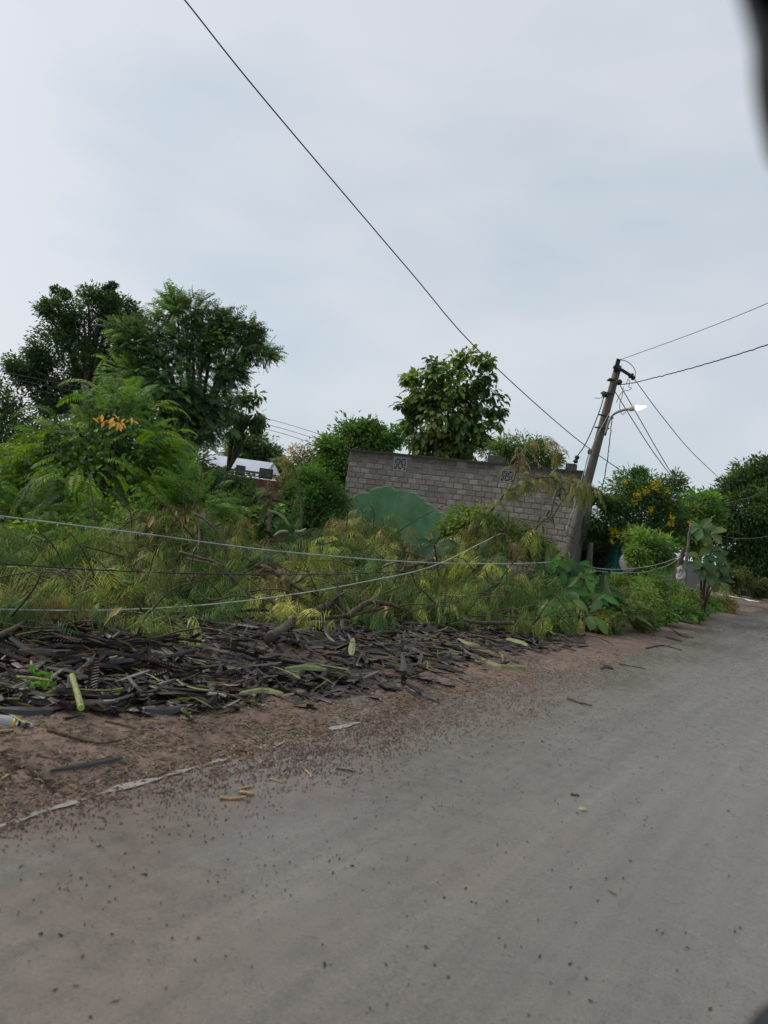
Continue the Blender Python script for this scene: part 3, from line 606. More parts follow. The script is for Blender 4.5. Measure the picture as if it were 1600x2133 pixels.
cable('fallen_cable', 'black cable hanging between the two pale cables over the fallen foliage', [(-260, 1158, 5.4), (0, 1174, 5.9), (200, 1187, 6.4), (460, 1196, 7.2), (700, 1196, 8.8), (850, 1189, 9.8), (930, 1180, 10.8)], .0065, CABLE_B, drops=50)
cable('fallen_cable', 'lowest pale cable curving up to the right through the fallen branches', [(-260, 1262, 5.0), (0, 1270, 5.4), (230, 1271, 6.0), (440, 1259, 6.7), (620, 1237, 7.5), (760, 1212, 8.4), (900, 1180, 9.6), (1005, 1130, 11.2), (1045, 1112, 13.2), (1060, 1125, 14.4)], .0068, CABLE_W)
cable('overhead_cable', 'long dark overhead cable slanting down from the top of the sky', [(330, -62, 7.6), (385, 0, 8.2), (560, 218, 10.5), (850, 560, 15), (1000, 733, 18.5), (1190, 905, 24), (1300, 985, 29)], .0075, CABLE_B, 90, r1=.016)
cable('overhead_wire', 'thin top wire running from the pole tip off to the right', [(1290, 750, DP), (1450, 692, 14.8), (1600, 631, 12.6), (1750, 560, 10.5)], .007, CABLE_G)
cable('overhead_cable', 'thick twisted dark cable leaving the pole towards the right edge', [(1292, 801, DP - .2), (1330, 795, 16), (1450, 764, 14), (1600, 718, 12), (1750, 665, 10)], .011, CABLE_B, 160, wob=.004)
cable('service_wire', 'outermost wire falling from the cross arm to the far right trees', [(1319, 786, DP - .1), (1380, 868, 20), (1440, 940, 27), (1500, 998, 38)], .009, CABLE_G, r1=.015)
cable('service_wire', 'upper of two paired wires falling from the pole to the shrubs', [(1292, 803, DP - .2), (1330, 868, 18.5), (1380, 955, 22), (1430, 1035, 27)], .010, CABLE_B, r1=.014)
cable('service_wire', 'lower of two paired wires falling from the pole to the shrubs', [(1281, 815, DP - .2), (1310, 862, 18.2), (1360, 940, 21.5), (1412, 1010, 26)], .010, CABLE_B, r1=.014)
cable('stay_wire', 'stay wire with a black egg insulator on the left of the pole', [(1258, 826, DP - .2), (1251, 850, DP - .2), (1235, 892, DP - .2), (1218, 928, DP - .1), (1203, 950, DP), (1196, 968, DP + .1), (1186, 988, DP + .1), (1170, 1008, DP + .2)], .012, CABLE_B)
c = P_(1200, 957, DP); mb = MB(); lathe(mb, [(0, .03), (.02, .06), (.07, .05), (.09, .03), (.11, .05), (.16, .06), (.18, .03)], c + [.03, 0, .09], P_(1197, 965) - P_(1203, 950), 9); tag(mb.build('stay_insulator', METAL, org=c, smooth=True), 'black egg insulator strung on the stay wire above the wall', 'insulator')
cable('drop_wire', 'short wire hanging close along the left face of the leaning pole', [(1230, 938, DP - .2), (1222, 962, DP - .2), (1217, 985, DP - .2), (1213, 1002, DP - .1)], .010, CABLE_B)
c = P_(1229, 936, DP - .2); mb = MB(); lathe(mb, [(0, .03), (.04, .05), (.1, .045), (.12, .02)], c, DOWN, 8); tag(mb.build('stay_insulator', METAL, org=c, smooth=True), 'small black insulator on the middle of the pole shaft', 'insulator')
cable('drop_wire', 'wire dropping from the lamp arm past the yellow-flowered shrub', [(1276, 866, DP - .3), (1271, 910, DP - .3), (1266, 955, DP - .3), (1260, 990, DP - .3), (1250, 1040, DP - .3), (1243, 1070, DP - .3)], .011, CABLE_B, wob=.004)
cable('lamp_wire', 'wire running straight down the front of the pole shaft', [(1270, 860, DP - .3), (1245, 905, DP - .3), (1225, 955, DP - .3), (1200, 1040, DP - .35), (1178, 1110, DP - .4)], .008, CABLE_W)
cable('loose_wire', 'loose wire looping round the cross arm at the pole tip', [(1291, 749, DP), (1306, 753, DP - .1), (1318, 763, DP - .1), (1324, 775, DP - .1), (1322, 786, DP - .1)], .008, CABLE_B)
cable('loose_wire', 'tangled loop of thin wire below the cross arm', [(1294, 801, DP - .2), (1304, 799, DP - .1), (1308, 790, DP), (1312, 796, DP), (1310, 806, DP), (1316, 808, DP - .1), (1310, 813, DP - .2), (1298, 815, DP - .2), (1290, 825, DP - .2), (1284, 838, DP - .2)], .007, CABLE_B)
cable('loose_wire', 'thin wire hanging in a loop to the lamp arm', [(1299, 806, DP - .2), (1296, 825, DP - .2), (1292, 838, DP - .2), (1291, 850, DP - .2), (1296, 863, DP - .2), (1304, 858, DP - .25)], .007, CABLE_B)
cable('loose_wire', 'short cut wire end sticking out left of the pole clamp', [(1262, 822, DP - .2), (1252, 829, DP - .2), (1239, 829, DP - .2)], .007, CABLE_B)
cable('garden_wire', 'upper of two pale wires sagging before the shrubs right of the pole', [(1215, 1172, 14), (1240, 1183, 14.2), (1290, 1186, 15), (1350, 1180, 16), (1395, 1168, 16.8), (1418, 1156, 17.2)], .0065, CABLE_W)
cable('garden_wire', 'lower of two pale wires sagging before the shrubs right of the pole', [(1215, 1176, 14), (1245, 1189, 14.2), (1290, 1193, 15), (1345, 1191, 16), (1392, 1177, 16.8), (1418, 1160, 17.2)], .006, CABLE_W)
cable('garden_wire', 'pale wire sagging in front of the dark trees at the right edge', [(1430, 1100, 19), (1500, 1116, 19), (1545, 1122, 18), (1600, 1117, 17), (1680, 1095, 16)], .006, CABLE_G)
cable('garden_wire', 'short pale wire above the big leaves before the dark trees', [(1430, 1040, 20), (1495, 1048, 20), (1540, 1042, 19.5), (1580, 1029, 19), (1640, 1005, 18)], .006, CABLE_G)
for i, (a, b, c_) in enumerate([(757, 862, 884), (768, 874, 896), (781, 884, 908)]):
    cable('distant_wire', ['topmost', 'middle', 'lowest'][i] + ' of three thin far wires crossing behind the feathery tree', [(-80, a, 22), (200, a + 55, 24), (545, b + 8, 34), (680, c_ + 24, 40), (760, c_ + 40, 44)], .009, CABLE_G, r1=.017)
# ------------------------------------------------------------------ trees and shrubs
DG = [(.030, .060, .034), (.038, .074, .036), (.026, .052, .032)]; MG = [(.05, .105, .03), (.065, .125, .04), (.04, .09, .035)]
BG = [(.13, .25, .025), (.17, .28, .04), (.10, .21, .03), (.07, .15, .03)]; OL = [(.135, .165, .042), (.185, .205, .055), (.10, .13, .034), (.23, .235, .075), (.13, .175, .045), (.075, .10, .028)]
YG = [(.12, .17, .04), (.09, .15, .03), (.15, .18, .05)]; BR = [(.10, .085, .05), (.13, .10, .065), (.09, .1, .045)]
tree('neem_tree', 'tall dark dense tree with clumped foliage at far left', 'tree',
     [(205, 650, 58, 25), (130, 665, 52, 25), (255, 660, 45, 25.5), (160, 745, 80, 25), (75, 755, 55, 25), (245, 745, 60, 25.5), (50, 780, 42, 25), (120, 830, 55, 25.5), (230, 830, 70, 25.5), (232, 607, 18, 25), (125, 620, 20, 25), (288, 680, 22, 25)],
     40000, 0.125, DG, 0.5, per=24, cr=0.17, base=at(190, 1000, 25), r0=0.28, nl=26)
tree('feathery_tree', 'tall airy tree with feathery drooping sprays behind the bright mound', 'tree',
     [(385, 660, 40, 18), (450, 690, 42, 18), (330, 700, 34, 18), (505, 720, 26, 18), (548, 748, 18, 18), (400, 735, 48, 18), (300, 735, 42, 17.5), (258, 700, 26, 17.5), (478, 768, 38, 18), (350, 810, 55, 17.5), (430, 825, 45, 18), (285, 800, 46, 17.5), (390, 890, 45, 18), (362, 628, 18, 18), (340, 890, 50, 18), (445, 870, 34, 18), (470, 660, 18, 18), (520, 690, 14, 18)],
     4300, 0.3, [(.034, .072, .036), (.045, .095, .035), (.07, .14, .035), (.03, .06, .035)], per=17, cr=0.30, kind='frond', fl=(.28, .5), base=at(400, 1050, 18), r0=0.15, nl=30, pw=.034, P=8)
tree('spreading_tree', 'dark shadowy tree mass behind the mound at left edge', 'tree', [(10, 850, 60, 24), (-60, 860, 80, 24), (30, 920, 60, 23), (-30, 960, 80, 23), (90, 900, 50, 24)], 12000, .15, DG, base=at(0, 1000, 24), r0=.18)
tree('broadleaf_tree', 'small tree with drooping glossy leaves beside the feathery tree', 'tree', [(520, 830, 20, 20), (525, 868, 22, 20), (495, 870, 25, 20), (490, 905, 18, 20), (538, 880, 12, 20)], 900, .26, [(.035, .065, .03), (.045, .085, .035)], .32, per=22, kind='big', base=at(440, 1000, 20), r0=.06, droop=.6)
tree('distant_tree', 'hazy rounded tree far behind the white roof', 'tree', [(535, 940, 35, 55), (560, 960, 28, 55), (500, 945, 35, 55), (585, 975, 18, 52)], 9000, .34, [(.05, .085, .05), (.06, .1, .055)], base=at(535, 1000, 55), r0=.25)
tree('distant_tree', 'low palmy tree right of the white roof', 'tree', [(592, 980, 20, 40), (608, 995, 22, 40)], 3000, .3, [(.07, .12, .04), (.06, .1, .045)], base=at(585, 1020, 40), r0=.15)
tree('thorn_shrub', 'sparse brownish twiggy shrub against the pale sky', 'shrub', [(615, 955, 24, 27), (650, 940, 26, 27), (675, 935, 20, 27), (640, 970, 35, 27), (600, 985, 25, 27)], 2600, .11, BR, per=24, base=at(640, 1060, 27), r0=.06, nl=30, bark=TWIG)
tree('leafy_tree', 'bushy green tree rising behind the left end of the house wall', 'tree', [(745, 925, 45, 27), (700, 940, 35, 26.5), (790, 925, 38, 27), (720, 985, 45, 26), (680, 985, 35, 26), (815, 910, 22, 27), (690, 1030, 35, 25.5), (770, 905, 25, 27)], 15000, .2, [(.032, .075, .03), (.045, .1, .032), (.06, .13, .04)], .4, base=at(735, 1030, 27), r0=.13, nl=22)
tree('teak_tree', 'large-leaved rounded tree standing behind the middle of the house', 'tree',
     [(960, 760, 30, 30), (1005, 775, 30, 30), (910, 770, 28, 30), (865, 782, 24, 30), (940, 800, 55, 30), (1000, 830, 45, 30), (880, 830, 45, 30), (850, 855, 30, 30), (930, 870, 65, 30), (1010, 875, 40, 30), (1035, 850, 18, 30), (900, 915, 45, 30), (960, 925, 45, 30), (1000, 915, 30, 30), (850, 885, 22, 30), (930, 948, 36, 30), (985, 950, 28, 30), (885, 945, 26, 30), (945, 850, 50, 30)],
     4900, .34, [(.042, .078, .03), (.056, .1, .034), (.08, .125, .042), (.034, .062, .03)], 0.5, per=12, cr=.21, kind='big', base=at(935, 1030, 30), r0=.16, droop=.45, nl=26)
tree('slender_tree', 'light feathery-leaved tree peeping over the right part of the wall', 'tree', [(1050, 930, 32, 26), (1095, 935, 32, 26), (1030, 955, 25, 26), (1130, 950, 30, 26), (1080, 965, 35, 26), (1150, 965, 22, 26)], 7000, .17, [(.05, .09, .045), (.06, .115, .05)], .28, per=26, base=at(1080, 1040, 26), r0=.08, nl=18)
tsh = tree('flowering_shrub', 'tall shrub dotted with yellow flower clusters right of the pole', 'shrub',
     [(1320, 1015, 38, 22), (1365, 1020, 40, 22), (1400, 1010, 25, 22.5), (1285, 1040, 35, 21.5), (1260, 1070, 35, 21.5), (1340, 1065, 50, 22), (1395, 1070, 42, 22), (1240, 1040, 22, 21.5), (1300, 1100, 40, 22), (1245, 1110, 28, 22), (1375, 1110, 35, 22), (1420, 1090, 28, 22), (1325, 990, 18, 22)],
     17000, .15, [(.034, .075, .032), (.045, .1, .035), (.028, .06, .032)], .3, per=26, base=at(1330, 1170, 22), r0=.06, stem='stem', nl=24)
FLW = plain('yellow_petal', (0.72, 0.55, 0.02), .6, var=.15)
for (u, v, r) in [(1365, 1012, 16), (1330, 1030, 13), (1320, 1048, 14), (1275, 1040, 11), (1345, 1025, 10), (1357, 1063, 10), (1400, 1080, 10), (1280, 1108, 15), (1275, 1128, 7), (1238, 1065, 8), (1395, 1092, 8), (1250, 1030, 11), (1303, 1005, 7), (1390, 1025, 6), (1438, 1088, 6)]:
    mb = MB(); n = int(r * 5); c = at(u, v, 21.3); pos = c + rng.normal(size=(n, 3)) * r * .4 * 21 / FPX; leaves(mb, pos, rdir(n) + UP * .3, .06, .6, tint_of([(.6, .45, .03)], n)); stuff(mb.build('flower_cluster', FLW, tsh))
tree('roadside_tree', 'huge dark rounded tree mass at the bend of the road', 'tree',
     [(1560, 1010, 50, 46), (1620, 1010, 60, 46), (1510, 1050, 45, 45), (1570, 1070, 60, 44), (1500, 1110, 45, 45), (1640, 1090, 70, 44), (1560, 1150, 60, 45), (1620, 1170, 70, 45), (1520, 1180, 45, 46), (1700, 1060, 80, 45), (1590, 1215, 45, 45), (1490, 1040, 25, 45), (1530, 1015, 30, 45.5), (1600, 985, 40, 46)],
     46000, .27, [(.028, .062, .03), (.036, .08, .032), (.024, .05, .03), (.05, .105, .035)], .42, per=34, base=at(1620, 1200, 46), r0=.4, nl=30, cr=.2)
tree('lime_bush', 'brighter green bush in front of the dark tree mass', 'shrub', [(1450, 1050, 32, 33), (1430, 1080, 30, 32), (1470, 1070, 30, 33), (1480, 1040, 22, 33), (1440, 1120, 35, 32)], 8000, .22, [(.06, .125, .035), (.075, .15, .04), (.05, .1, .035)], base=at(1450, 1160, 33), r0=.1, stem='stem')
tree('far_hedge_bush', 'low dark bush at the foot of the big tree by the road', 'shrub', [(1545, 1215, 25, 40), (1510, 1215, 25, 38), (1580, 1225, 22, 41)], 5000, .2, [(.04, .06, .03), (.05, .065, .03)], base=at(1540, 1235, 40), r0=.08, stem='stem')
tree('green_shrub', 'fresh light green shrub below the yellow flowers', 'shrub', [(1340, 1130, 30, 19), (1370, 1140, 32, 19), (1330, 1165, 28, 18.5), (1380, 1170, 25, 19)], 7000, .13, [(.06, .125, .04), (.085, .16, .05), (.05, .1, .04)], .35, base=at(1350, 1200, 19), r0=.03, stem='stem')
tree('thicket_bush', 'dense dark green bush between the brick wall and the block house', 'shrub', [(650, 1010, 40, 21), (622, 1025, 28, 21), (690, 1050, 40, 21), (650, 1060, 45, 20.5), (622, 1075, 35, 20.5), (690, 1095, 35, 20), (640, 1105, 40, 20)], 20000, .13, [(.032, .075, .028), (.042, .1, .03), (.06, .13, .035), (.03, .06, .03)], .42, base=at(650, 1120, 21), r0=.05, stem='stem', nl=24)
tree('thicket_bush', 'shadowy bush under the white roof and clay tiles', 'shrub', [(465, 1008, 28, 22), (495, 1020, 28, 22), (440, 1025, 35, 21), (500, 1050, 32, 21), (470, 1060, 40, 20), (550, 1085, 25, 20), (410, 985, 25, 21)], 13000, .14, DG, base=at(490, 1090, 22), r0=.05, stem='stem')
tree('thicket_bush', 'dark bush filling the gap behind the bright feathery mound', 'shrub', [(215, 900, 50, 15), (150, 940, 55, 15), (200, 980, 70, 15), (90, 980, 60, 15), (340, 960, 60, 15.5), (400, 1000, 50, 15.5), (380, 1060, 60, 15), (280, 1000, 60, 15.5), (440, 1080, 45, 15)], 22000, .12, DG, base=at(350, 1100, 15.5), r0=.05, stem='stem')
tree('thicket_bush', 'dark bush behind the leaning pole foot', 'shrub', [(1250, 1120, 35, 24), (1290, 1140, 35, 24), (1230, 1160, 30, 23), (1320, 1175, 30, 23.5)], 9000, .14, [(.026, .045, .026), (.03, .055, .028)], base=at(1270, 1200, 24), r0=.05, stem='stem')

# the bright feathery mound at left (young flame-tree regrowth with creepers)
mound = [(215, 850, 45, 12.2), (150, 905, 60, 12), (270, 900, 62, 12), (90, 960, 60, 11.8), (210, 950, 70, 11.8), (330, 950, 50, 12), (50, 1020, 55, 11.5), (140, 1020, 70, 11.3), (260, 1020, 70, 11.3), (350, 1010, 42, 11.8)]
cl, cR = blob_clumps(mound, 14); cen = cl.mean(0); base = np.array([*at(210, 1150, 11.8)[:2], -.05])
mr_ = thing('feathery_sapling', 'bright green feathery sapling mound overgrown with creepers at left', 'tree', base)
mb = MB(); skeleton(mb, base, cen, .06, cl[rng.permutation(len(cl))], 30); mb.build('trunk', TWIG, mr_, smooth=True)
n = 820; k = rng.integers(0, len(cl), n); off = rng.normal(size=(n, 3)) * (cR[k] * .32)[:, None]; pos = cl[k] + off
mb = MB(); od = nrm(nrm(pos - cen + [0, .5, -.2]) + rdir(n) * .55 + UP * .25)
fronds(mb, pos, od, rng.uniform(.38, .75, n), rng.uniform(.6, 1.3, n), rng.uniform(.05, .4, n), tint_of(BG + BG + MG, n) * np.array([1.45, 1.35, 1.0]), P=20, pl=.24, pw=.017, K=7)
mb.build('crown', LEAF, mr_)
mb = MB(); n = 1500; k = rng.integers(0, len(cl), n); pos = cl[k] + rng.normal(size=(n, 3)) * (cR[k] * .4)[:, None]; big_leaves(mb, pos, rdir(n) + [0, -.4, .1], rng.uniform(.05, .11, n), .85, tint_of(MG + BG[:1], n), .5, nh=rdir(n) * .5 + [0, -.8, .5]); mb.build('creeper_leaves', LEAF, mr_)
# hand-placed large fronds that read in the outline
n_ = [((215, 815), (-.5, -.1, .35), .75), ((235, 812), (.6, -.1, .3), .8), ((190, 830), (-.8, 0, .2), .6), ((300, 860), (.5, -.1, .6), .7), ((330, 850), (.8, 0, .35), .6), ((120, 860), (-.8, 0, .35), .8), ((60, 940), (-.7, -.2, .3), .8), ((350, 915), (.8, -.2, .2), .7), ((365, 950), (.9, -.1, -.1), .65), ((50, 1000), (-.4, -.4, .5), .7), ((75, 985), (.5, -.4, .4), .8), ((260, 830), (.3, -.2, .9), .55), ((20, 985), (-.6, -.3, .3), .7)]
pos = np.array([at(a[0], a[1], 11.3) for a, d, l in n_]); mb = MB()
fronds(mb, pos, np.array([d for a, d, l in n_]), np.array([l for a, d, l in n_]), 1.25, .2, tint_of(BG + [(.16, .24, .08)], len(n_)) * 1.4, P=26, pl=.26, pw=.016, K=9); mb.build('long_fronds', LEAF, mr_)
mb = MB(); n = 26; pos = at(235, 880, 11.0) + rng.normal(size=(n, 3)) * [.12, .1, .035]; big_leaves(mb, pos, rdir(n) + [.2, -.5, -.1], .13, .4, tint_of([(.75, .36, .08), (.7, .42, .15)], n), .6); fl_ = mb.build('withered_leaves', LEAF, mr_); fl_['label'] = 'orange withered leaf spray'

# young trees of the same kind along the back of the heap
def sprig(name, label, blobs, n, cols, fl=(.3, .55), wl=(.1, .4), group=None, P=16, cat='shrub'):
    cl, cR = blob_clumps(blobs, 12); cen = cl.mean(0); b = np.array([cen[0], cen[1] + .2, -.05]); r = thing(name, label, cat, b, group)
    mb = MB(); skeleton(mb, b, cen, .03, cl[rng.permutation(len(cl))], 14); mb.build('stem', TWIG, r, smooth=True)
    k = rng.integers(0, len(cl), n); pos = cl[k] + rng.normal(size=(n, 3)) * (cR[k] * .35)[:, None]; pos[:, 2] = np.maximum(pos[:, 2], .1)
    mb = MB(); fronds(mb, pos, nrm(nrm(pos - cen) + rdir(n) * .6 + [0, -.3, .35]), rng.uniform(*fl, n), rng.uniform(.6, 1.3, n), rng.uniform(*wl, n), tint_of(cols, n) * 1.1, P=P, pl=.26, pw=.015); mb.build('crown', LEAF, r)
sprig('feathery_shrub', 'bright fern-like shrub rising behind the middle of the foliage heap', [(430, 1060, 40, 11), (400, 1040, 35, 11.2), (350, 1055, 35, 11.2), (470, 1085, 30, 10.8)], 200, BG, (.35, .6), P=18)
sprig('feathery_shrub', 'leafy green shrub at the left edge behind the pale cable', [(30, 1090, 55, 10), (100, 1100, 50, 10.2), (-40, 1080, 60, 10), (160, 1090, 40, 10.4)], 260, BG + MG, (.3, .55))
sprig('feathery_shrub', 'small blue-green fern-leaved sprout before the dark thicket', [(600, 1120, 22, 11.5), (615, 1140, 22, 11.3)], 40, [(.05, .11, .06), (.06, .13, .06)], (.3, .5), P=18)
tree('creeper_bush', 'round-leaved creeper bush left of the dark thicket', 'shrub', [(520, 1085, 30, 13), (490, 1095, 30, 13), (545, 1100, 25, 12.8), (560, 1060, 20, 13)], 1300, .10, MG, .9, kind='big', base=at(520, 1140, 13), r0=.03, stem='stem')
tree('creeper_bush', 'mixed leafy undergrowth below the bright mound', 'shrub', [(200, 1090, 55, 10.8), (280, 1090, 45, 10.8), (120, 1130, 50, 10), (230, 1130, 50, 10.2), (40, 1140, 50, 9.5)], 5200, .085, MG + BG, .6, base=at(200, 1180, 10.6), r0=.03, stem='stem')
tree('weed_bush', 'leafy weeds around the heap in front of the house corner', 'shrub', [(960, 1090, 35, 14), (1010, 1100, 40, 14), (1050, 1120, 40, 14), (920, 1120, 25, 14), (1100, 1140, 35, 14)], 6500, .10, [(.06, .105, .035), (.09, .13, .045), (.05, .09, .035)], .5, base=at(1010, 1170, 14), r0=.03, stem='stem')

# ------------------------------------------------------------------ plants right of the heap
def bigplant(name, label, spots, cols, d, size, ratio, base, group=None, cat='plant', droop=.7, whorl=7, mat=None, prof=(0.05, 0.4, 0.8, 1.0, 0.8, 0.0)):
    r = thing(name, label, cat, [*base[:2], -.03], group); sm = MB(); b = np.array([*base[:2], -.03])
    for (u, v, dd) in spots:
        c = at(u, v, dd); tube(sm, spline([b, (b + c) / 2 + [0, .1, .15], c], 8), np.linspace(.025, .012, 8), 5)
        w = whorl; ph = rng.random() * 6; face = nrm(np.array([rng.normal() * .4, -1, .9]))
        for k in range(w):
            a = ph + k * 6.283 / w + rng.normal() * .15; s1 = nrm(np.cross(face, UP)); s2 = np.cross(s1, face)
            dv = nrm(s1 * math.cos(a) + s2 * math.sin(a) + face * rng.uniform(.1, .6)); mb = MB(); L = size * rng.uniform(.75, 1.15)
            big_leaves(mb, c[None] + dv * .03, dv[None], L, ratio, tint_of(cols, 1), droop, nh=face[None] + rdir(1) * .15, wav=.015, prof=prof); mb.build('leaf', mat or LEAFG, r, smooth=True)
    sm.build('stem', TWIG, r, smooth=True)
bigplant('broadleaf_sapling', 'low sapling with large glossy dark leaves at the heap end', [(1172, 1235, 12.2), (1130, 1215, 12.6), (1200, 1200, 12.8), (1150, 1205, 13), (1235, 1245, 12.4), (1180, 1270, 12), (1120, 1250, 12.4), (1160, 1225, 12.9), (1210, 1265, 12.3), (1245, 1225, 12.7), (1120, 1235, 12.8), (1195, 1225, 12.6), (1255, 1268, 12.3), (1140, 1280, 12.1)], [(.03, .085, .02), (.04, .105, .024), (.022, .065, .018), (.065, .145, .03)], 12, .44, .42, at(1180, 1240, 12.7), prof=(0.06, 0.34, 0.7, 0.98, 0.92, 0.5, 0.0), whorl=8)
bigplant('broadleaf_sapling', 'pair of pale green broad leaves leaning over the verge', [(1228, 1280, 11.6)], [(.14, .2, .06), (.1, .17, .05)], 12, .36, .5, at(1215, 1240, 12.2), whorl=4)
bigplant('broadleaf_sapling', 'large dark leaves poking through the heap before the plaster', [(905, 1135, 11.8), (1015, 1165, 12)], [(.045, .085, .04), (.06, .1, .05)], 12, .36, .42, at(930, 1160, 12.6), whorl=5)
bigplant('teak_sapling', 'upright teak sapling with broad drooping leaves by the grey trunk', [(1462, 1100, 19), (1478, 1115, 19), (1480, 1150, 19), (1460, 1165, 18.8), (1490, 1180, 19), (1500, 1165, 19.2), (1470, 1200, 18.6), (1495, 1210, 18.8)], [(.07, .12, .04), (.055, .1, .04), (.12, .16, .05)], 19, .42, .6, at(1475, 1200, 19), whorl=5, droop=1.0)
# roadside weeds
sprig('feathery_shrub', 'olive feathery weeds on the verge beside the glossy sapling', [(1285, 1265, 26, 12.6), (1310, 1270, 26, 13), (1330, 1285, 22, 13.2), (1275, 1290, 20, 12.2)], 150, [(.13, .16, .05), (.1, .14, .04), (.16, .18, .06)], (.25, .45), (.2, .8))
wl_ = [('leafy weed clump on the verge beside the glossy sapling', (1290, 1255), 30, 13.2), ('rounded weed clump in the middle of the roadside growth', (1335, 1250), 32, 14.2), ('light green weed clump spilling towards the road', (1385, 1265), 30, 15.5), ('tallest weed clump below the pale garden wires', (1360, 1215), 34, 16), ('weed clump under the white bundle at the grey trunk', (1415, 1240), 32, 17.5), ('thin weed clump near the far end of the verge', (1465, 1255), 28, 20), ('brownish weed clump at the far bend of the verge', (1505, 1250), 24, 24), ('low weed clump at the foot of the glossy sapling', (1250, 1290), 26, 12.2), ('low spreading weeds on the red verge edge', (1345, 1285), 24, 14), ('lime green weeds nearest the red verge', (1430, 1275), 24, 17), ('dark weeds behind the pale wires right of the pole', (1290, 1215), 32, 15.5)]
for i, (lab, (u, v), r, d) in enumerate(wl_):
    cols = [[(.055, .12, .035), (.075, .145, .04), (.045, .1, .035)], [(.075, .125, .04), (.065, .115, .04), (.1, .135, .045)], [(.045, .1, .035), (.06, .12, .04)]][i % 3] if i not in (6,) else [(.08, .085, .04), (.065, .08, .035)]
    tree('roadside_weed', lab, 'weed', [(u, v, r, d), (u - r * .7, v + r * .35, r * .75, d - .2), (u + r * .7, v + r * .3, r * .75, d), (u, v + r * .6, r * .8, d - .4)], 2600, .075, cols, .5, per=16, base=at(u, v + 30, d), r0=.012, stem='stem', group='weeds along the right verge', nl=8, bark=TWIG, jit=.35)
# ------------------------------------------------------------------ the heap of felled feathery branches
BASE = [(-250, 1350), (0, 1335), (300, 1322), (600, 1312), (900, 1306), (1000, 1310), (1120, 1325), (1210, 1330)]
TOP = [(-250, 1120), (0, 1110), (120, 1120), (220, 1110), (300, 1065), (380, 1050), (450, 1075), (540, 1130), (640, 1135), (700, 1090), (760, 1078), (815, 1090), (860, 1150), (920, 1150), (965, 1105), (1010, 1085), (1060, 1075), (1110, 1105), (1150, 1140), (1210, 1215)]
def heap_at(u, f, push=0.0):
    """f: 0 at the foot of the heap, 1 at its crest"""
    vb = interp(u, BASE); vt = interp(u, TOP); d0 = depth_on(u, vb, 0.05); d = d0 + f ** 1.15 * (2.2 + 0.12 * d0) + push
    return at(u, vb + (vt - vb) * f, d)
NEAR = [(-250, 1530), (0, 1500), (120, 1490), (300, 1488), (420, 1492), (520, 1478), (640, 1452), (760, 1438), (860, 1432), (930, 1400), (1010, 1378), (1100, 1362), (1170, 1352), (1215, 1342)]
FAR = [(-250, 1340), (0, 1325), (200, 1318), (400, 1312), (600, 1305), (800, 1300), (1000, 1300), (1120, 1318), (1215, 1330)]
LBL = [  # (u, f, label)
 (-120, .5, 'wilted feathery branch running off the left edge of the heap'), (30, .25, 'bare-twigged wilted branch at the lower left of the heap'), (60, .75, 'greener feathery branch above the black cable at left'),
 (150, .45, 'brown twiggy felled branch left of the dark hollow'), (190, .85, 'feathery branch under the mixed creepers at left'), (240, .2, 'low feathery branch touching the left pods'), (270, .6, 'drooping olive branch below the uppermost pale cable'),
 (340, .9, 'crest branch of the tallest left part of the heap'), (350, .4, 'hanging feathery branch over the dark hollow'), (400, .15, 'combed-down fronds right above the middle pods'), (430, .7, 'olive branch with a dark bowed stem'), (480, .4, 'streaky wilted branch right of the dark hollow'),
 (530, .8, 'pale olive branch in the dip of the heap'), (570, .25, 'thin frondy branch among the brown logs'), (640, .6, 'wilted branch below the blue-green sprout'), (690, .25, 'fine twiggy branch beside the broken logs'), (730, .9, 'bunch of hanging leaves before the green plaster'),
 (790, .65, 'limp fronds drooping at the foot of the green plaster'), (800, .25, 'grey-green branch above the pods under the plaster'), (880, .55, 'flattened frondy branch right of the plaster'), (900, .15, 'light frondy branch lying low near the right pods'),
 (960, .8, 'yellowish branch leaning before the house blocks'), (980, .35, 'hanging frondy curtain left of the glossy sapling'), (1050, .85, 'tall wilted bough arching up the house wall'), (1070, .45, 'thick curtain of thin wilted fronds before the wall'), (1040, .1, 'short green fronds at the verge edge of the heap'), (1130, .6, 'wilted fronds crowding the glossy sapling from behind'), (1140, .15, 'last low fronds of the heap beside the sapling')]
lu = np.array([l[0] for l in LBL], float); lf = np.array([l[1] for l in LBL])
def rest_d(u, v, d):
    """keep a point that rests on the pods or the mud from sinking below them"""
    z = .2 if v < interp(u, NEAR) - 8 else .035
    r = ray(u, v); return min(d, (z - CAM_H) / r[2]) if r[2] < -.02 else d
# sprays: twig tips from which several limp fronds hang
ns = 1250; su = rng.uniform(-250, 1205, ns); sf = rng.random(ns) ** 0.9; spush = (.5 - fbm(su / 55 + 11, sf * 4.2 + 2)) * 3.0 + np.abs(rng.normal(size=ns)) * .15; sp_ = heap_at(su, sf, spush) + rng.normal(size=(ns, 3)) * .05; sp_[:, 2] = np.maximum(sp_[:, 2], .22)
kp = fbm(su / 62 + 3, sf * 3.4 + 7) + .12 * (sf > .8) > .36; su, sf, sp_ = su[kp], sf[kp], sp_[kp]; ns = len(su)
NF = 8; si = np.repeat(np.arange(ns), NF); n = ns * NF; u = su[si]; f = sf[si]
own_s = (((su[:, None] - lu) / 75) ** 2 + ((sf[:, None] - lf) / .28) ** 2 + rng.normal(size=(ns, 28)) * .3).argmin(1); own = own_s[si]
fr_dir = nrm(rng.normal(size=(28, 3)) * [1, .4, .3] + [0, -.5, .2])
sdir_ = nrm(fr_dir[own_s] * .9 + rdir(ns) * .6); pos = sp_[si] - sdir_[si] * rng.uniform(0, .5, (n, 1)) + rng.normal(size=(n, 3)) * .05
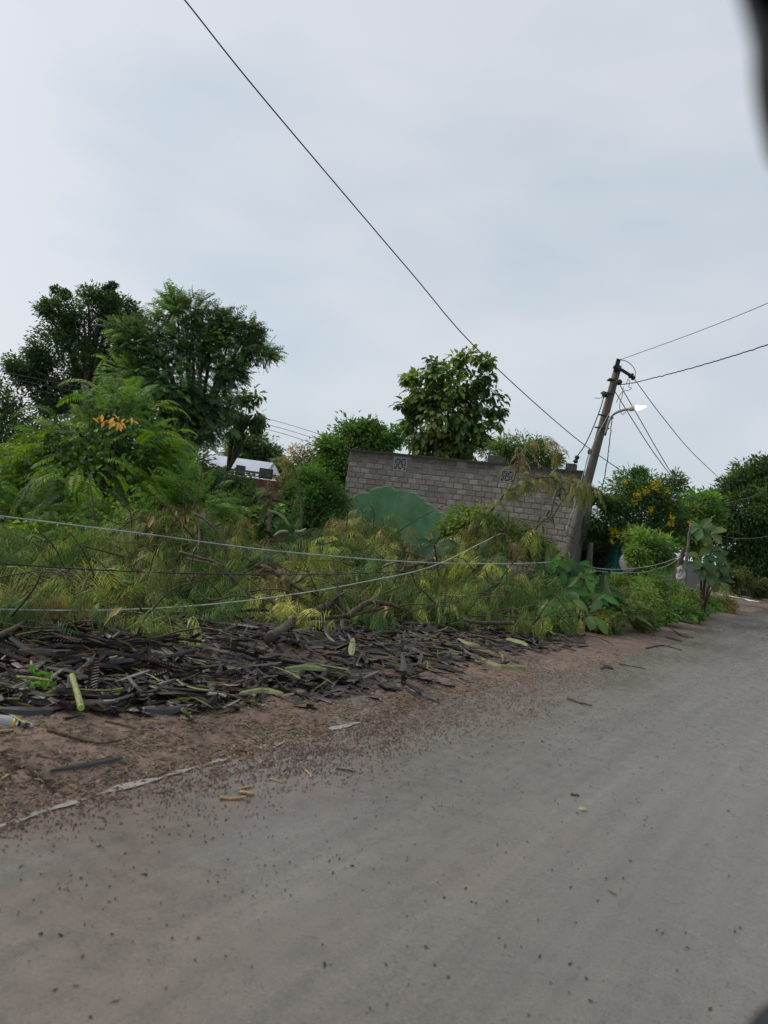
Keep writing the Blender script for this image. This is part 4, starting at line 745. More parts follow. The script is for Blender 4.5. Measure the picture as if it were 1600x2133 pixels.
dr = nrm(sdir_[si] * .6 + rdir(n) * .7 + [0, -.3, .15])
stint = tint_of(OL + [(.34, .34, .09), (.08, .115, .03), (.40, .38, .13)], ns, .35) * np.array([1.0, 1.1, .95]); pt1 = fbm(su / 48 + 40, sf * 4 + 9); pt2 = fbm(su / 60 + 70, sf * 3 + 30)
stint = np.where((pt1 > .615)[:, None], tint_of([(.19, .14, .055), (.15, .115, .05), (.24, .19, .08)], ns, .3), stint); stint = np.where((pt2 > .58)[:, None], tint_of([(.07, .14, .035), (.1, .18, .04), (.05, .1, .03)], ns, .3), stint); stint = np.where((pt2 < .36)[:, None], stint * [1.5, 1.45, 1.1], stint) * [1.14, 1.13, 1.0]
tn = stint[si] * (1 + rng.uniform(-.12, .12, (n, 1)))
gr = (u < 260) & (f > .6); tn[gr] = tn[gr] * .35 + tint_of(BG, n)[gr] * .65
swilt = np.where(rng.random(ns) < .35, rng.uniform(.25, .6, ns), rng.uniform(1.0, 3.0, ns))
LN = rng.uniform(.38, .78, n); DRP = rng.uniform(2.2, 5.5, n); WL_ = swilt[si] * rng.uniform(.8, 1.2, n)
for k, (a, b, lab) in enumerate(LBL):
    sel = own == k; P = pos[sel]
    if len(P) < 5: continue
    c = P.mean(0); A = np.cov((P - c).T); w_, vec = np.linalg.eigh(A); ax = vec[:, -1]; ax = ax if ax[2] > 0 else -ax; ext = (P - c) @ ax
    p0 = c + ax * ext.min() * .9; p1 = c + ax * ext.max() * .85; root = thing('felled_branch', lab, 'branch', [p0[0], p0[1], 0.0], 'felled feathery branches in the heap')
    mb = MB(); path = spline([p0, c + [0, -.1, .12] + rng.normal(size=3) * .06, p1], 14); tube(mb, path, np.linspace(.019, .007, 14), 6)
    for q in P[rng.permutation(len(P))[:26]]:
        s = path[np.linalg.norm(path - q, axis=1).argmin()]; tube(mb, spline([s, (s + q) / 2 + rng.normal(size=3) * .05, q], 5), np.linspace(.010, .004, 5), 4, caps=False)
    for q in P[rng.permutation(len(P))[:13]]:
        dd = nrm(rng.normal(size=3) * [1, .4, .6] + [0, -.6, .3]); L = rng.uniform(.3, 1.0); q = q + [0, -.2, 0]; tube(mb, spline([q - dd * .1, q + dd * L * .5 + rng.normal(size=3) * .05, q + dd * L + DOWN * .1], 7), np.linspace(.011, .004, 7), 4)
    mb.build('limb', TWIG, root, smooth=True)
    if k not in (0, 1, 2):
        nb = 150 if k in (14, 16, 17, 18, 21, 23, 26) else 55; src = P[rng.integers(0, len(P), nb)] + rng.normal(size=(nb, 3)) * .06; mb = MB(); big_leaves(mb, src, rdir(nb) * .5 + [0, -.3, -.7], rng.uniform(.10, .25, nb), .3, tint_of([(.16, .19, .06), (.22, .24, .08), (.1, .14, .04), (.06, .12, .035), (.3, .2, .06)], nb), .6); stuff(mb.build('leaflets', WILT, root))
    mb = MB(); fronds(mb, P, dr[sel], LN[sel], DRP[sel], WL_[sel], tn[sel], P=18, pl=.30, pw=.0085, K=7, fwd=.6, rw=.006); mb.build('foliage', WILT, root)
def pod_spot(n, spread=1.0):
    u = rng.uniform(-200, 1200, n); keep = rng.random(n) < np.interp(u, [-200, 700, 950, 1200], [1, 1, .95, .8]); u = u[keep]; f = rng.random(len(u))
    vn = interp(u, NEAR) + rng.normal(size=len(u)) * 6; vf = interp(u, FAR); p = onz(u, vn + (vf - vn) * f, .03); z = ground_z(p[:, :2]); lift = np.interp(f, [0, .12, .5, 1], [.008, .04, .10, .15]) * np.interp(u, [-200, 700, 1000, 1200], [1, 1, .8, .6])
    return u, f, np.c_[p[:, :2], z + lift * rng.uniform(.25, 1.05, len(u))], lift
# litter of single pinnae and thin leaf stalks over the heap
n = 5200; u = rng.uniform(-250, 1205, n); f = rng.random(n); P = heap_at(u, f, -.05 + rng.random(n) * .2); P[:, 2] = np.maximum(P[:, 2], .08)
mb = MB(); leaves(mb, P, rdir(n) * [1, .5, .6] + [0, -.2, -.5], rng.uniform(.08, .26, n), .045, tint_of(OL + [(.24, .22, .1)], n), .1); stuff(mb.build('leaf_stalks', WILT), 'thin wilted leaf stalks strewn over the felled branches', 'leaf litter')
n = 1100; u, f, P, lift = pod_spot(n); n = len(P); P[:, 2] += .03; mb = MB(); leaves(mb, P, np.c_[rdir(n)[:, :2], rng.normal(size=n) * .15], rng.uniform(.06, .24, n), .035, tint_of(OL[:2] + [(.3, .26, .13), (.22, .15, .08), (.1, .06, .04), (.16, .1, .06)], n, .3), .1); stuff(mb.build('leaf_stalks', WILT), 'thin stalks and shreds strewn over the dark pods', 'leaf litter')
# dark bank added behind the heap so its hollows look shaded
mb = MB(); uu = np.linspace(-320, 1230, 70); ff = np.linspace(0, 1, 9); U2, F2 = np.meshgrid(uu, ff, indexing='ij'); Pm = heap_at(U2.ravel(), F2.ravel(), 1.7 + .0 * F2.ravel()).reshape(70, 9, 3); Pm[..., 2] = Pm[..., 2] * .5 - .12
Pm[:, 0, 2] = -.08; Pm = np.concatenate([Pm, Pm[:, -1:] + [0, 2.2, 0]], 1); Pm[:, -1, 2] = -.1; Pm[..., 2] += (fbm(Pm[..., 0] * 2, Pm[..., 1] * 2) - .47) * .3 * (np.arange(10)[None] > 0) * (np.arange(10)[None] < 9)
q = [[i * 10 + j, (i + 1) * 10 + j, (i + 1) * 10 + j + 1, i * 10 + j + 1] for i in range(69) for j in range(9)]; mb.add(Pm, q=q); struct(mb.build('heap_backing', EARTH, smooth=True))

# single bowed branches and broken logs that can be told apart
def branch(name, label, pts, r0, r1, mat=TWIG, cat='branch', tw=0, fol=0, cols=OL, ends=None, n=26, fl=(.3, .5), wl=(.4, 1.1), flat=False):
    P = spline(np.array([at(p[0], p[1], rest_d(*p)) for p in pts]), n); root = thing(name, label, cat, P[0]); mb = MB(); tube(mb, P + rng.normal(size=P.shape) * r0 * .15, np.linspace(r0, r1, n), 7)
    tips = []
    for k in range(tw):
        i = rng.integers(n // 3, n - 1); dd = rdir(1)[0] * [1, .5, .7]; L = rng.uniform(.15, .45); tp = P[i] + dd * L; tube(mb, spline([P[i], P[i] + dd * L * .5 + DOWN * .02, tp + DOWN * .08], 6), np.linspace(r1 * .9, .004, 6), 4); tips.append(tp)
    mb.build('limb', mat, root, smooth=True)
    if ends:
        mb = MB(); dv = nrm(P[0] - P[1]); lathe(mb, [(-.02, r0 * 1.03), (.004, r0 * .99), (.01, r0 * .5)], P[0], dv, 9); mb.build('cut_end', DEADWOOD, root)
    if fol:
        k = rng.integers(n // 4, n, fol); src = P[k] + rng.normal(size=(fol, 3)) * .03; mb = MB(); tg = np.gradient(P, axis=0)[k]
        if flat: fronds(mb, src + [0, 0, .03], nrm(nrm(tg) * .7 + rdir(fol) * [1, 1, .25] * .8), rng.uniform(*fl, fol), .25, .12, tint_of(cols, fol), P=18, pl=.26, pw=.008, fwd=.5)
        else: fronds(mb, src, nrm(nrm(tg) * .6 + rdir(fol) * .8), rng.uniform(*fl, fol), rng.uniform(2.0, 4.5, fol), rng.uniform(*wl, fol) * 1.6, tint_of(cols, fol), P=18, pl=.26, pw=.010, fwd=.5); mb.build('foliage', WILT, root)
    return root
WO_ = [(.24, .235, .07), (.3, .28, .1), (.18, .19, .06)]
branch('bowed_branch', 'slender bough bowing over in front of the house wall', [(965, 1150, 13.6), (1005, 1090, 13.8), (1050, 1030, 14), (1080, 1012, 14), (1110, 999, 14), (1150, 994, 14), (1185, 1000, 14), (1212, 1020, 14)], .026, .007, tw=10, fol=120, cols=WO_)
branch('bowed_branch', 'thin shoot crossing the second vent and drooping above the wall', [(1062, 1020, 14), (1075, 985, 14.1), (1085, 955, 14.2), (1105, 930, 14.3), (1140, 918, 14.3), (1165, 940, 14.3)], .013, .004, tw=3, fol=30, cols=[(.3, .24, .09), (.24, .22, .07)])
branch('bowed_branch', 'drooping yellow-green tuft hanging over the leaning pole', [(1150, 1080, 13.5), (1180, 1030, 13.6), (1205, 1008, 13.6), (1215, 1012, 13.6), (1235, 1030, 13.6)], .012, .004, fol=34, cols=[(.28, .28, .07), (.22, .24, .07)])
branch('bowed_branch', 'creeper-wrapped dead stem leaning before the wall near the pole', [(1105, 1120, 13.5), (1125, 1090, 13.6), (1145, 1075, 13.7), (1155, 1040, 13.8), (1165, 1010, 13.8)], .016, .007, tw=6, fol=14, cols=MG, fl=(.15, .25))
branch('bowed_branch', 'dark hooked stem with a hanging frond before the thicket', [(630, 1180, 10.8), (628, 1130, 11), (628, 1070, 11.2), (622, 1010, 11.4), (610, 975, 11.4), (592, 962, 11.4)], .018, .006, BARK, tw=2, fol=16, cols=[(.09, .14, .04), (.12, .16, .05)])
branch('bowed_branch', 'dark bowed stem curving down through the olive heap', [(405, 1070, 9.0), (430, 1085, 8.9), (455, 1110, 8.8), (470, 1150, 8.7), (478, 1190, 8.6), (495, 1225, 8.5), (520, 1255, 8.3)], .016, .010, BARK, tw=4, fol=12)
branch('bowed_branch', 'long grey-brown stem slanting across the middle of the heap', [(375, 1150, 8.3), (410, 1160, 8.2), (450, 1172, 8.1), (480, 1200, 8.0), (520, 1240, 7.9), (560, 1275, 7.8)], .018, .010, tw=4, fol=6)
branch('bowed_branch', 'thin pale stem curling across above the lowest cable', [(390, 1205, 7.4), (420, 1240, 7.3), (450, 1250, 7.2), (490, 1240, 7.2), (540, 1248, 7.2), (575, 1254, 7.2)], .011, .006, tw=2)
branch('felled_limb', 'broken brown limb among the logs left of the plaster', [(535, 1178, 8.6), (565, 1187, 8.5), (600, 1212, 8.4), (640, 1235, 8.3)], .034, .020, tw=5)
branch('felled_limb', 'thick mossy log lying behind the cut sticks', [(560, 1330, 8.0), (620, 1290, 8.2), (680, 1262, 8.4), (715, 1240, 8.6)], .05, .032, BARK, tw=2)
branch('felled_limb', 'long cut stick lying across the top of the pods', [(603, 1288, 7.4), (660, 1288, 7.5), (720, 1283, 7.6), (790, 1268, 7.8), (800, 1266, 7.8)], .026, .015, tw=4, ends=True)
branch('felled_limb', 'curved brown limb rising from the cut stick', [(722, 1285, 7.6), (745, 1268, 7.7), (770, 1254, 7.8), (795, 1256, 7.9), (830, 1265, 8.1)], .036, .022, tw=3)
branch('felled_limb', 'thin upright stick standing out of the logs', [(722, 1275, 7.5), (705, 1235, 7.6), (698, 1190, 7.7), (690, 1165, 7.8)], .014, .007, tw=2)
branch('felled_limb', 'pale broken limb where the two pale cables cross', [(905, 1165, 10), (880, 1172, 9.9), (855, 1180, 9.8), (835, 1192, 9.7)], .032, .025, TWIG, tw=3, ends=True)
branch('felled_limb', 'black cut branch lying low at the right of the pods', [(1068, 1298, 9.6), (1030, 1298, 9.5), (990, 1296, 9.4), (965, 1293, 9.4)], .028, .022, BARK, tw=3, ends=True)
branch('felled_limb', 'forked brown branch sweeping up from the left pods', [(-60, 1345, 5.6), (0, 1322, 5.8), (60, 1292, 6.1), (110, 1265, 6.3), (160, 1238, 6.5), (200, 1213, 6.7)], .022, .010, tw=9)
branch('felled_limb', 'second brown fork lying on the left of the heap', [(95, 1275, 6.4), (115, 1245, 6.5), (140, 1215, 6.6), (125, 1190, 6.7), (100, 1185, 6.8)], .015, .007, tw=8)
branch('felled_limb', 'dark log half hidden at the left of the heap', [(45, 1232, 7.2), (85, 1236, 7.2), (130, 1242, 7.2), (175, 1238, 7.4)], .030, .024, BARK, tw=3)
branch('felled_limb', 'thin twig arch at the left edge under the black cable', [(38, 1225, 6.6), (48, 1200, 6.7), (65, 1192, 6.7), (95, 1202, 6.8), (130, 1205, 6.9)], .010, .006, tw=4)
branch('felled_limb', 'yellowish stem arching low across the left pods', [(130, 1312, 6.1), (160, 1308, 6.1), (190, 1290, 6.2), (215, 1270, 6.3), (225, 1255, 6.4)], .010, .007, tw=3)
branch('felled_limb', 'slim dark twig resting on the left pods', [(0, 1296, 5.9), (60, 1308, 6.0), (120, 1307, 6.1), (190, 1310, 6.2)], .010, .007, BARK, tw=3)
branch('felled_limb', 'snapped stump with bent fibres below the brick wall', [(560, 1110, 11), (562, 1070, 11.2), (565, 1040, 11.3), (558, 1030, 11.3)], .035, .03, TWIG, tw=3, fol=16, cols=[(.13, .16, .06), (.16, .18, .07)])

# ------------------------------------------------------------------ seed pods
def pod_mesh(kind, mat, L=None):
    L = L or rng.uniform(.36, .58); w = rng.uniform(.030, .043); n = 12; t = np.linspace(0, 1, n); bend = rng.uniform(-.9, .9); tw = rng.uniform(-1.8, 1.8); lift = rng.uniform(-.5, .6)
    if kind == 'green': bend *= .8; tw *= .6; w *= .75
    ang = bend * (t - .5) * 1.4; c = np.cumsum(np.stack([np.cos(ang), np.sin(ang), lift * (t - .5)], 1) * L / n, 0); c -= c.mean(0)
    T = nrm(np.gradient(c, axis=0)); S = nrm(np.cross(T, UP)); B = np.cross(S, T); a = tw * (t - .5); a = a[:, None]
    S2 = S * np.cos(a) + B * np.sin(a); B2 = np.cross(S2, T); wid = w * .5 * np.clip(np.sin(math.pi * np.clip(t * .94 + .04, 0, 1)) ** .22, .12, 1)[:, None]; th = .003 if kind == 'closed' else .0045
    cup = .012 if kind == 'open' else .0; mb = MB()
    ring = [c + S2 * wid + B2 * cup, c + S2 * wid * .5 + B2 * th, c - S2 * wid * .5 + B2 * th, c - S2 * wid + B2 * cup, c - S2 * wid * .5 - B2 * th, c + S2 * wid * .5 - B2 * th]
    if kind == 'open': ring[1] = c + S2 * wid * .8 - B2 * .001; ring[2] = c - S2 * wid * .8 - B2 * .001; ring[4] = c - S2 * wid * .6 - B2 * .008; ring[5] = c + S2 * wid * .6 - B2 * .008
    v = np.stack(ring, 1).reshape(-1, 3); f = [[i * 6 + k, i * 6 + (k + 1) % 6, i * 6 + 6 + (k + 1) % 6, i * 6 + 6 + k] for i in range(n - 1) for k in range(6)] + [[0, 1, 2, 3], [0, 3, 4, 5], [(n - 1) * 6 + 3, (n - 1) * 6 + 2, (n - 1) * 6 + 1, (n - 1) * 6], [(n - 1) * 6 + 5, (n - 1) * 6 + 4, (n - 1) * 6 + 3, (n - 1) * 6]]
    base_c = np.array([.5, .5, .5]) * rng.uniform(.6, 1.6) * (np.array([1.2, .9, .85]) if rng.random() < .35 else np.array([1, 1, 1.04])); col = np.tile(base_c, (len(v), 1))
    mb.add(v, q=f, c=col)
    if kind == 'open':
        for s in np.linspace(.06, .94, 22):
            x = s * (n - 1); i = int(x); fr = x - i; p = c[i] * (1 - fr) + c[i + 1] * fr; w_ = (wid[i] * (1 - fr) + wid[i + 1] * fr)[0]; box(mb, p + B2[i] * .003, .0035, w_ * 1.75, .008, T[i], S2[i], B2[i], col=np.array([1.15, .98, .9]))
    elif kind == 'green':
        for s in np.linspace(.1, .9, 16):
            x = s * (n - 1); i = int(x); fr = x - i; p = c[i] * (1 - fr) + c[i + 1] * fr; w_ = (wid[i] * (1 - fr) + wid[i + 1] * fr)[0]; box(mb, p + B2[i] * .004, .008, w_ * 1.1, .008, T[i], S2[i], B2[i], col=np.array([.42, .42, .3]))
    return mb
dmb = [pod_mesh('closed', PODD) for _ in range(12)] + [pod_mesh('open', PODD) for _ in range(9)]; dme = [b.mesh('seed_pod', PODD, smooth=False) for b in dmb]
gme = [pod_mesh('green', PODG).mesh('green_pod', PODG) for _ in range(7)]
def pod_label(kind, u, f):
    zone = ['near the bottle', 'around the thick cut stem', 'around the short stem piece', 'around the fine green spray', 'below the long cut stick', 'below the green plaster', 'at the right end of the heap'][int(np.searchsorted([110, 240, 400, 580, 800, 950], u))]
    row = ['front row', 'middle row', 'back row'][min(2, int(f * 3))]
    return f'{kind} seed pod in the {row} {zone}'
def pod_rot(n): return np.c_[rng.normal(size=n) * .38, rng.normal(size=n) * .15, rng.uniform(0, 6.283, n)]
u, f, P, lift = pod_spot(1900); R = pod_rot(len(P)); scr = depth_on(u, interp(u, NEAR)); top = P[:, 2] - lift
order = np.argsort(-(P[:, 2] * 3 - np.linalg.norm(P[:, :2], axis=1) * .25 + rng.normal(size=len(P)) * .15) + 10 * (u < -20))
rest = MB(); cnt = 0
for i in order:
    k = rng.integers(len(dme))
    if cnt < 290 and u[i] > -20:
        ob = bpy.data.objects.new('seed_pod', dme[k]); COL.objects.link(ob); ob.location = Vector(P[i]); ob.rotation_euler = Euler(R[i]); ob.scale = (rng.choice([.45, .7, .9, 1.05, 1.2]) * rng.uniform(.9, 1.1),) * 3
        tag(ob, pod_label('flat closed dark' if k < 12 else 'split ribbed dark', u[i], f[i]), 'seed pod', 'dark seed pods strewn along the verge'); cnt += 1
    else:
        M = np.array(Euler(R[i]).to_matrix()); b = dmb[k]
        if b.n > 200: k = rng.integers(12); b = dmb[k]
        rest.add(np.concatenate(b.V) @ M.T + P[i] - [0, 0, .02], q=np.concatenate(b.Q), c=np.concatenate(b.C))
stuff(rest.build('seed_pods', PODD), 'deeper mass of dark seed pods under the strewn heap', 'seed pods')
u, f, P, lift = pod_spot(60)
for i in range(len(P)):
    ob = bpy.data.objects.new('green_pod', gme[rng.integers(7)]); COL.objects.link(ob); ob.location = Vector(P[i] + [0, 0, .025]); ob.rotation_euler = Euler(pod_rot(1)[0] * [.6, .6, 1]); ob.scale = (rng.uniform(.55, .95),) * 3
    tag(ob, pod_label('yellow-green unripe', u[i], f[i]), 'seed pod', 'green seed pods lying on the dark pods')
def place_pod(me, pts, dep, lab, w=.045, cat='seed pod', mat=None, name='green_pod'):
    P = spline(np.array([at(a, b, rest_d(a, b, dep)) for a, b in pts]), 12); mb = MB(); T = nrm(np.gradient(P, axis=0)); view = nrm(EYE - P); S = nrm(np.cross(T, view * .8 + UP * .6)); B = np.cross(S, T); t = np.linspace(0, 1, 12)
    wid = w * .5 * np.clip(np.sin(math.pi * (t * .92 + .04)) ** .4, .1, 1)[:, None]; th = w * .14
    v = np.stack([P + S * wid, P + B * th, P - S * wid, P - B * th], 1).reshape(-1, 3); q_ = [[i * 4 + k, i * 4 + (k + 1) % 4, i * 4 + 4 + (k + 1) % 4, i * 4 + 4 + k] for i in range(11) for k in range(4)] + [[0, 1, 2, 3], [44, 47, 46, 45]]
    mb.add(v, q=q_); tag(mb.build(name, mat or PODG, org=P[0]), lab, cat)
place_pod(0, [(558, 1062), (580, 1070), (596, 1085), (603, 1096)], 10.6, 'long pale green pod curving down left of the blue-green sprout')
place_pod(0, [(570, 1116), (585, 1107), (600, 1106)], 10.6, 'pale green pod pointing left at the blue-green sprout')
place_pod(0, [(614, 1107), (628, 1106), (638, 1101)], 10.6, 'pale green pod pointing right at the blue-green sprout')
place_pod(0, [(736, 1330), (733, 1350), (732, 1365)], 6.9, 'upright green pod in the middle of the dark pods', .06)
place_pod(0, [(595, 1393), (640, 1390), (680, 1395)], 6.2, 'long yellow-green pod lying level in the dark pods', .05)
place_pod(0, [(1005, 1372), (1040, 1388), (1085, 1390), (1095, 1391)], 8.0, 'long olive pod lying on the bare verge edge of the heap', .07)
place_pod(0, [(1262, 1198), (1263, 1215), (1267, 1228), (1274, 1238)], 11.5, 'lone yellow-green pod hanging beside the glossy sapling', .055)
place_pod(0, [(500, 1445), (548, 1438), (590, 1445)], 5.6, 'curved yellow-striped pod above the frond on the pods', .04)
place_pod(0, [(955, 1330), (975, 1340), (1000, 1345)], 8.8, 'green pod beside the black cut branch', .05)
place_pod(0, [(1055, 1330), (1085, 1338), (1100, 1345)], 9.4, 'green pod at the right end of the dark pods', .055)
place_pod(0, [(840, 1420), (870, 1440), (912, 1457)], 6.0, 'dark flat pod sticking out onto the bare verge', .05, mat=PODD, name='seed_pod')
place_pod(0, [(838, 1360), (842, 1395), (840, 1428)], 6.5, 'dark ribbed pod standing upright at the heap front', .05, mat=PODD, name='seed_pod')
place_pod(0, [(300, 1478), (350, 1480), (388, 1470)], 4.95, 'straight slate-grey pod along the front edge of the heap', .05, mat=PODD, name='seed_pod')
place_pod(0, [(0, 1478), (60, 1482), (110, 1480)], 4.8, 'straight black pod behind the bottle', .05, mat=PODD, name='seed_pod')
place_pod(0, [(105, 1605), (180, 1594), (255, 1578)], 4.05, 'thin dark pod husk lying alone on the mud', .03, mat=PODD, name='seed_pod')
place_pod(0, [(1250, 1393), (1262, 1389), (1278, 1393)], 7.5, 'black curled pod lying alone at the road edge', .055, mat=PODD, name='seed_pod')
place_pod(0, [(1385, 1326), (1400, 1330), (1422, 1336)], 10.7, 'dark pod on the red verge beside the weeds', .05, mat=PODD, name='seed_pod')
place_pod(0, [(1420, 1290), (1432, 1294), (1445, 1297)], 13, 'small black pod at the edge of the lime green weeds', .06, mat=PODD, name='seed_pod')
# ------------------------------------------------------------------ cut stem, frond, bottle and sticks in front
m, t, o = mk('speckled_stem'); g = G(t); v = g.obj(1, 1, 1); f = g.noise(v, 90, 4, .7)
g.bsdf(o, g.ramp(f, [(.40, (.06, .06, .02)), (.5, (.24, .27, .07)), (.7, (.42, .43, .16))]), .6, .4, f, .5, .01); STEM = m
def log_(name, label, pts, dep, r, mat, cut=None, cat='stem'):
    P = spline(np.array([at(a, b, rest_d(a, b, d_)) for (a, b), d_ in zip(pts, dep)]), 12); root = thing(name, label, cat, P[0]); mb = MB(); tube(mb, P, r * (1 + rng.normal(size=12) * .04), 10); mb.build('stalk', mat, root, smooth=True)
    if cut: mb = MB(); lathe(mb, [(-.012, r * 1.05), (.002, r * 1.02), (.003, r * .3)], P[0], P[0] - P[1], 10); mb.build('cut_face', cut, root)
log_('cut_stem', 'thick speckled yellow-green cut stem standing out of the pods', [(169, 1474), (160, 1440), (150, 1408)], [4.9, 5.05, 5.2], .0165, STEM, plain('fresh_cut', (.35, .42, .08), .6))
log_('cut_stem', 'short speckled yellow-green stem piece at the front of the pods', [(398, 1497), (390, 1488), (381, 1479)], [4.75, 4.85, 4.95], .012, STEM, plain('fresh_cut_pale', (.4, .42, .15), .6))
log_('cut_stem', 'pale green stick lying across the left pods', [(35, 1410), (70, 1413), (108, 1419)], [5.5, 5.5, 5.5], .009, STEM)
sprig_p = [((75, 1418), 5.35)]
root = thing('seedling', 'small bright green seedling growing through the left pods', 'plant', [*at(85, 1450, 4.3)[:2], .05]); mb = MB(); n = 60; pos = at(85, 1432, 4.2) + rng.normal(size=(n, 3)) * [.05, .05, .05]; leaves(mb, pos, rdir(n) + [0, -.3, -.4], .07, .6, tint_of([(.1, .24, .03), (.13, .28, .04)], n)); mb.build('leaves', LEAF, root)
mb = MB(); tube(mb, spline([at(85, 1465, 4.25), at(88, 1430, 4.2)], 5), .006, 5); mb.build('stem', TWIG, root)
branch('fallen_frond', 'fine green feathery spray lying on top of the dark pods', [(330, 1432, 5.35), (400, 1438, 5.3), (460, 1442, 5.25), (520, 1462, 5.15), (560, 1475, 5.1)], .006, .003, cat='branch', fol=46, cols=[(.12, .15, .05), (.1, .13, .04), (.16, .18, .07)], fl=(.18, .34), flat=True)
for (u, v, d, lab) in [(720, 1340, 7.0, 'grey-green feathery spray on the pods below the long cut stick'), (960, 1330, 8.9, 'light green feathery spray at the right end of the pods'), (1080, 1345, 9.4, 'yellow-green feathery spray on the last pods by the verge'), (120, 1330, 6.0, 'yellowish feathery spray at the top of the left pods'), (300, 1335, 6.2, 'green feathery spray at the top of the middle pods'), (500, 1330, 6.6, 'olive feathery spray behind the middle pods')]:
    branch('fallen_frond', lab, [(u - 40, v, d), (u, v - 4, d), (u + 45, v + 8, d - .1)], .006, .003, fol=34, cols=[(.14, .18, .05), (.18, .22, .07), (.1, .13, .045)], fl=(.2, .36), flat=True)
# bottle
BD = 4.55; b0 = onz(-30, 1516, .035); b1 = onz(80, 1523, .035); bx = nrm(b1 - b0); bl_ = .27
m, t, o = mk('clear_glass'); g = G(t); f = g.noise(g.obj(), 9, 4); b = g.bsdf(o, g.ramp(f, [(.3, (.5, .52, .48)), (.7, (.8, .82, .8))]), .18, .6); b.inputs['Transmission Weight'].default_value = .55; b.inputs['IOR'].default_value = 1.45; GLASS = m
tip = onz(81, 1516, .04); o_ = tip - bx * bl_ ; o_[2] = .06; axb = nrm(tip - o_)
bot = thing('bottle', 'clear glass bottle with a gold band lying at the left edge', 'bottle', o_)
mb = MB(); lathe(mb, [(0, .02), (.004, .036), (.02, .039), (.12, .039), (.17, .037), (.195, .030), (.225, .019), (.245, .016), (.25, .017), (.27, .017), (.272, .012)], o_, axb, 18); mb.build('body', GLASS, bot, smooth=True)
mb = MB(); lathe(mb, [(.148, .0385), (.149, .0405), (.166, .0395), (.167, .0375)], o_, axb, 18); mb.build('gold_band', plain('gold_label', (.55, .36, .04), .4, var=.1), bot, smooth=True)
mb = MB(); lathe(mb, [(.1665, .0375), (.167, .0395), (.174, .038), (.175, .036)], o_, axb, 18); mb.build('white_band', WHITE, bot, smooth=True)
mb = MB(); lathe(mb, [(.1745, .036), (.175, .038), (.186, .0355), (.187, .033)], o_, axb, 18); mb.build('black_band', CABLE_B, bot, smooth=True)
# single sticks and leaves on the mud and road
def stick(lab, pts, r, mat=DEADWOOD, name='stick', cat='stick'):
    P = onz(np.array([a for a, b in pts], float), np.array([b for a, b in pts], float), .0); P[:, 2] = ground_z(P[:, :2]) + r * .9; P = spline(P, 12) if len(P) > 1 else P; mb = MB(); tube(mb, P + rng.normal(size=P.shape) * r * .15, r * np.linspace(1, .6, 12) * (1 + rng.normal(size=12) * .1), 6); tag(mb.build(name, mat, org=P[0]), lab, cat)
stick('pale split stick lying level on the road', [(457, 1667), (485, 1669), (512, 1667)], .008); stick('short pale split stick above the level one', [(498, 1647), (512, 1645), (528, 1641)], .006)
stick('orange splinter of wood between the split sticks', [(500, 1655), (515, 1658), (530, 1660)], .009); stick('thin pale splinter right of the split sticks', [(562, 1626), (575, 1630), (590, 1634)], .004); stick('short pale twig standing off the seed band', [(636, 1608), (643, 1615), (648, 1623)], .005)
stick('dark twig lying on the road below the seed band', [(700, 1604), (720, 1609), (742, 1612)], .006, BARK); stick('thin brown twig lying alone on the open road', [(1182, 1458), (1205, 1467), (1233, 1475)], .010, TWIG)
stick('short red-brown twig on the open road', [(1188, 1663), (1197, 1665), (1205, 1666)], .006, TWIG); stick('small grey stick low on the right road', [(1265, 1866), (1272, 1871), (1282, 1877)], .004, GREYBARK)
stick('long brown twig lying on the mud at left', [(95, 1548), (150, 1560), (205, 1570), (250, 1558)], .009, TWIG); stick('dark twig before the short speckled stem', [(225, 1503), (260, 1500), (295, 1494)], .010, BARK); stick('slim brown twig on the mud below the pods', [(218, 1520), (250, 1528), (280, 1535)], .006, TWIG)
stick('bright orange chip of wood at the left edge', [(0, 1552), (10, 1550), (22, 1546)], .010); stick('straw-yellow splinter at the left edge of the mud', [(0, 1640), (8, 1634), (16, 1628)], .006)
stick('dark twig lying along the edge of the seeds', [(680, 1440), (760, 1446), (830, 1456)], .008, BARK); stick('bent brown twig on the red verge', [(1345, 1352), (1380, 1346), (1420, 1356)], .014, TWIG); stick('thin brown twig across the verge edge', [(1395, 1310), (1420, 1325), (1445, 1330)], .014, TWIG)
stick('short dark twig near the road edge at right', [(1290, 1385), (1320, 1390), (1345, 1396)], .008, BARK)
lf_ = onz(1214, 1698); mb = MB(); big_leaves(mb, np.array([[lf_[0] - .03, lf_[1], ground_z(lf_[None, :2])[0] + .008]]), np.array([[1., .3, .05]]), .055, .55, np.array([[.5, .47, .25]]), .1); tag(mb.build('dry_leaf', LEAF, org=lf_), 'single pale dry leaf on the open road', 'leaf')

# ------------------------------------------------------------------ seed and mud litter on road and verge
def bits(pos, L, w, h, cols, name, lab, mat, rot=None):
    n = len(pos); a = rng.uniform(0, 6.283, n) if rot is None else rot; d = np.stack([np.cos(a), np.sin(a), rng.normal(size=n) * .08], 1); s = np.stack([-np.sin(a), np.cos(a), 0 * a], 1); L = L[:, None]; w = w[:, None]; h = h[:, None]
    v = np.stack([pos - d * L / 2, pos - d * L * .15 + s * w / 2, pos + d * L / 2, pos - d * L * .1 - s * w / 2, pos + UP * h, pos - UP * h * .5], 1); b = np.arange(n)[:, None] * 6
    t = np.concatenate([b + f for f in ([0, 1, 4], [1, 2, 4], [2, 3, 4], [3, 0, 4], [1, 0, 5], [2, 1, 5], [3, 2, 5], [0, 3, 5])]); mb = MB(); mb.add(v.reshape(-1, 3), t=t, c=np.repeat(tint_of(cols, n, .35), 6, 0)); return stuff(mb.build(name, mat), lab, 'litter')
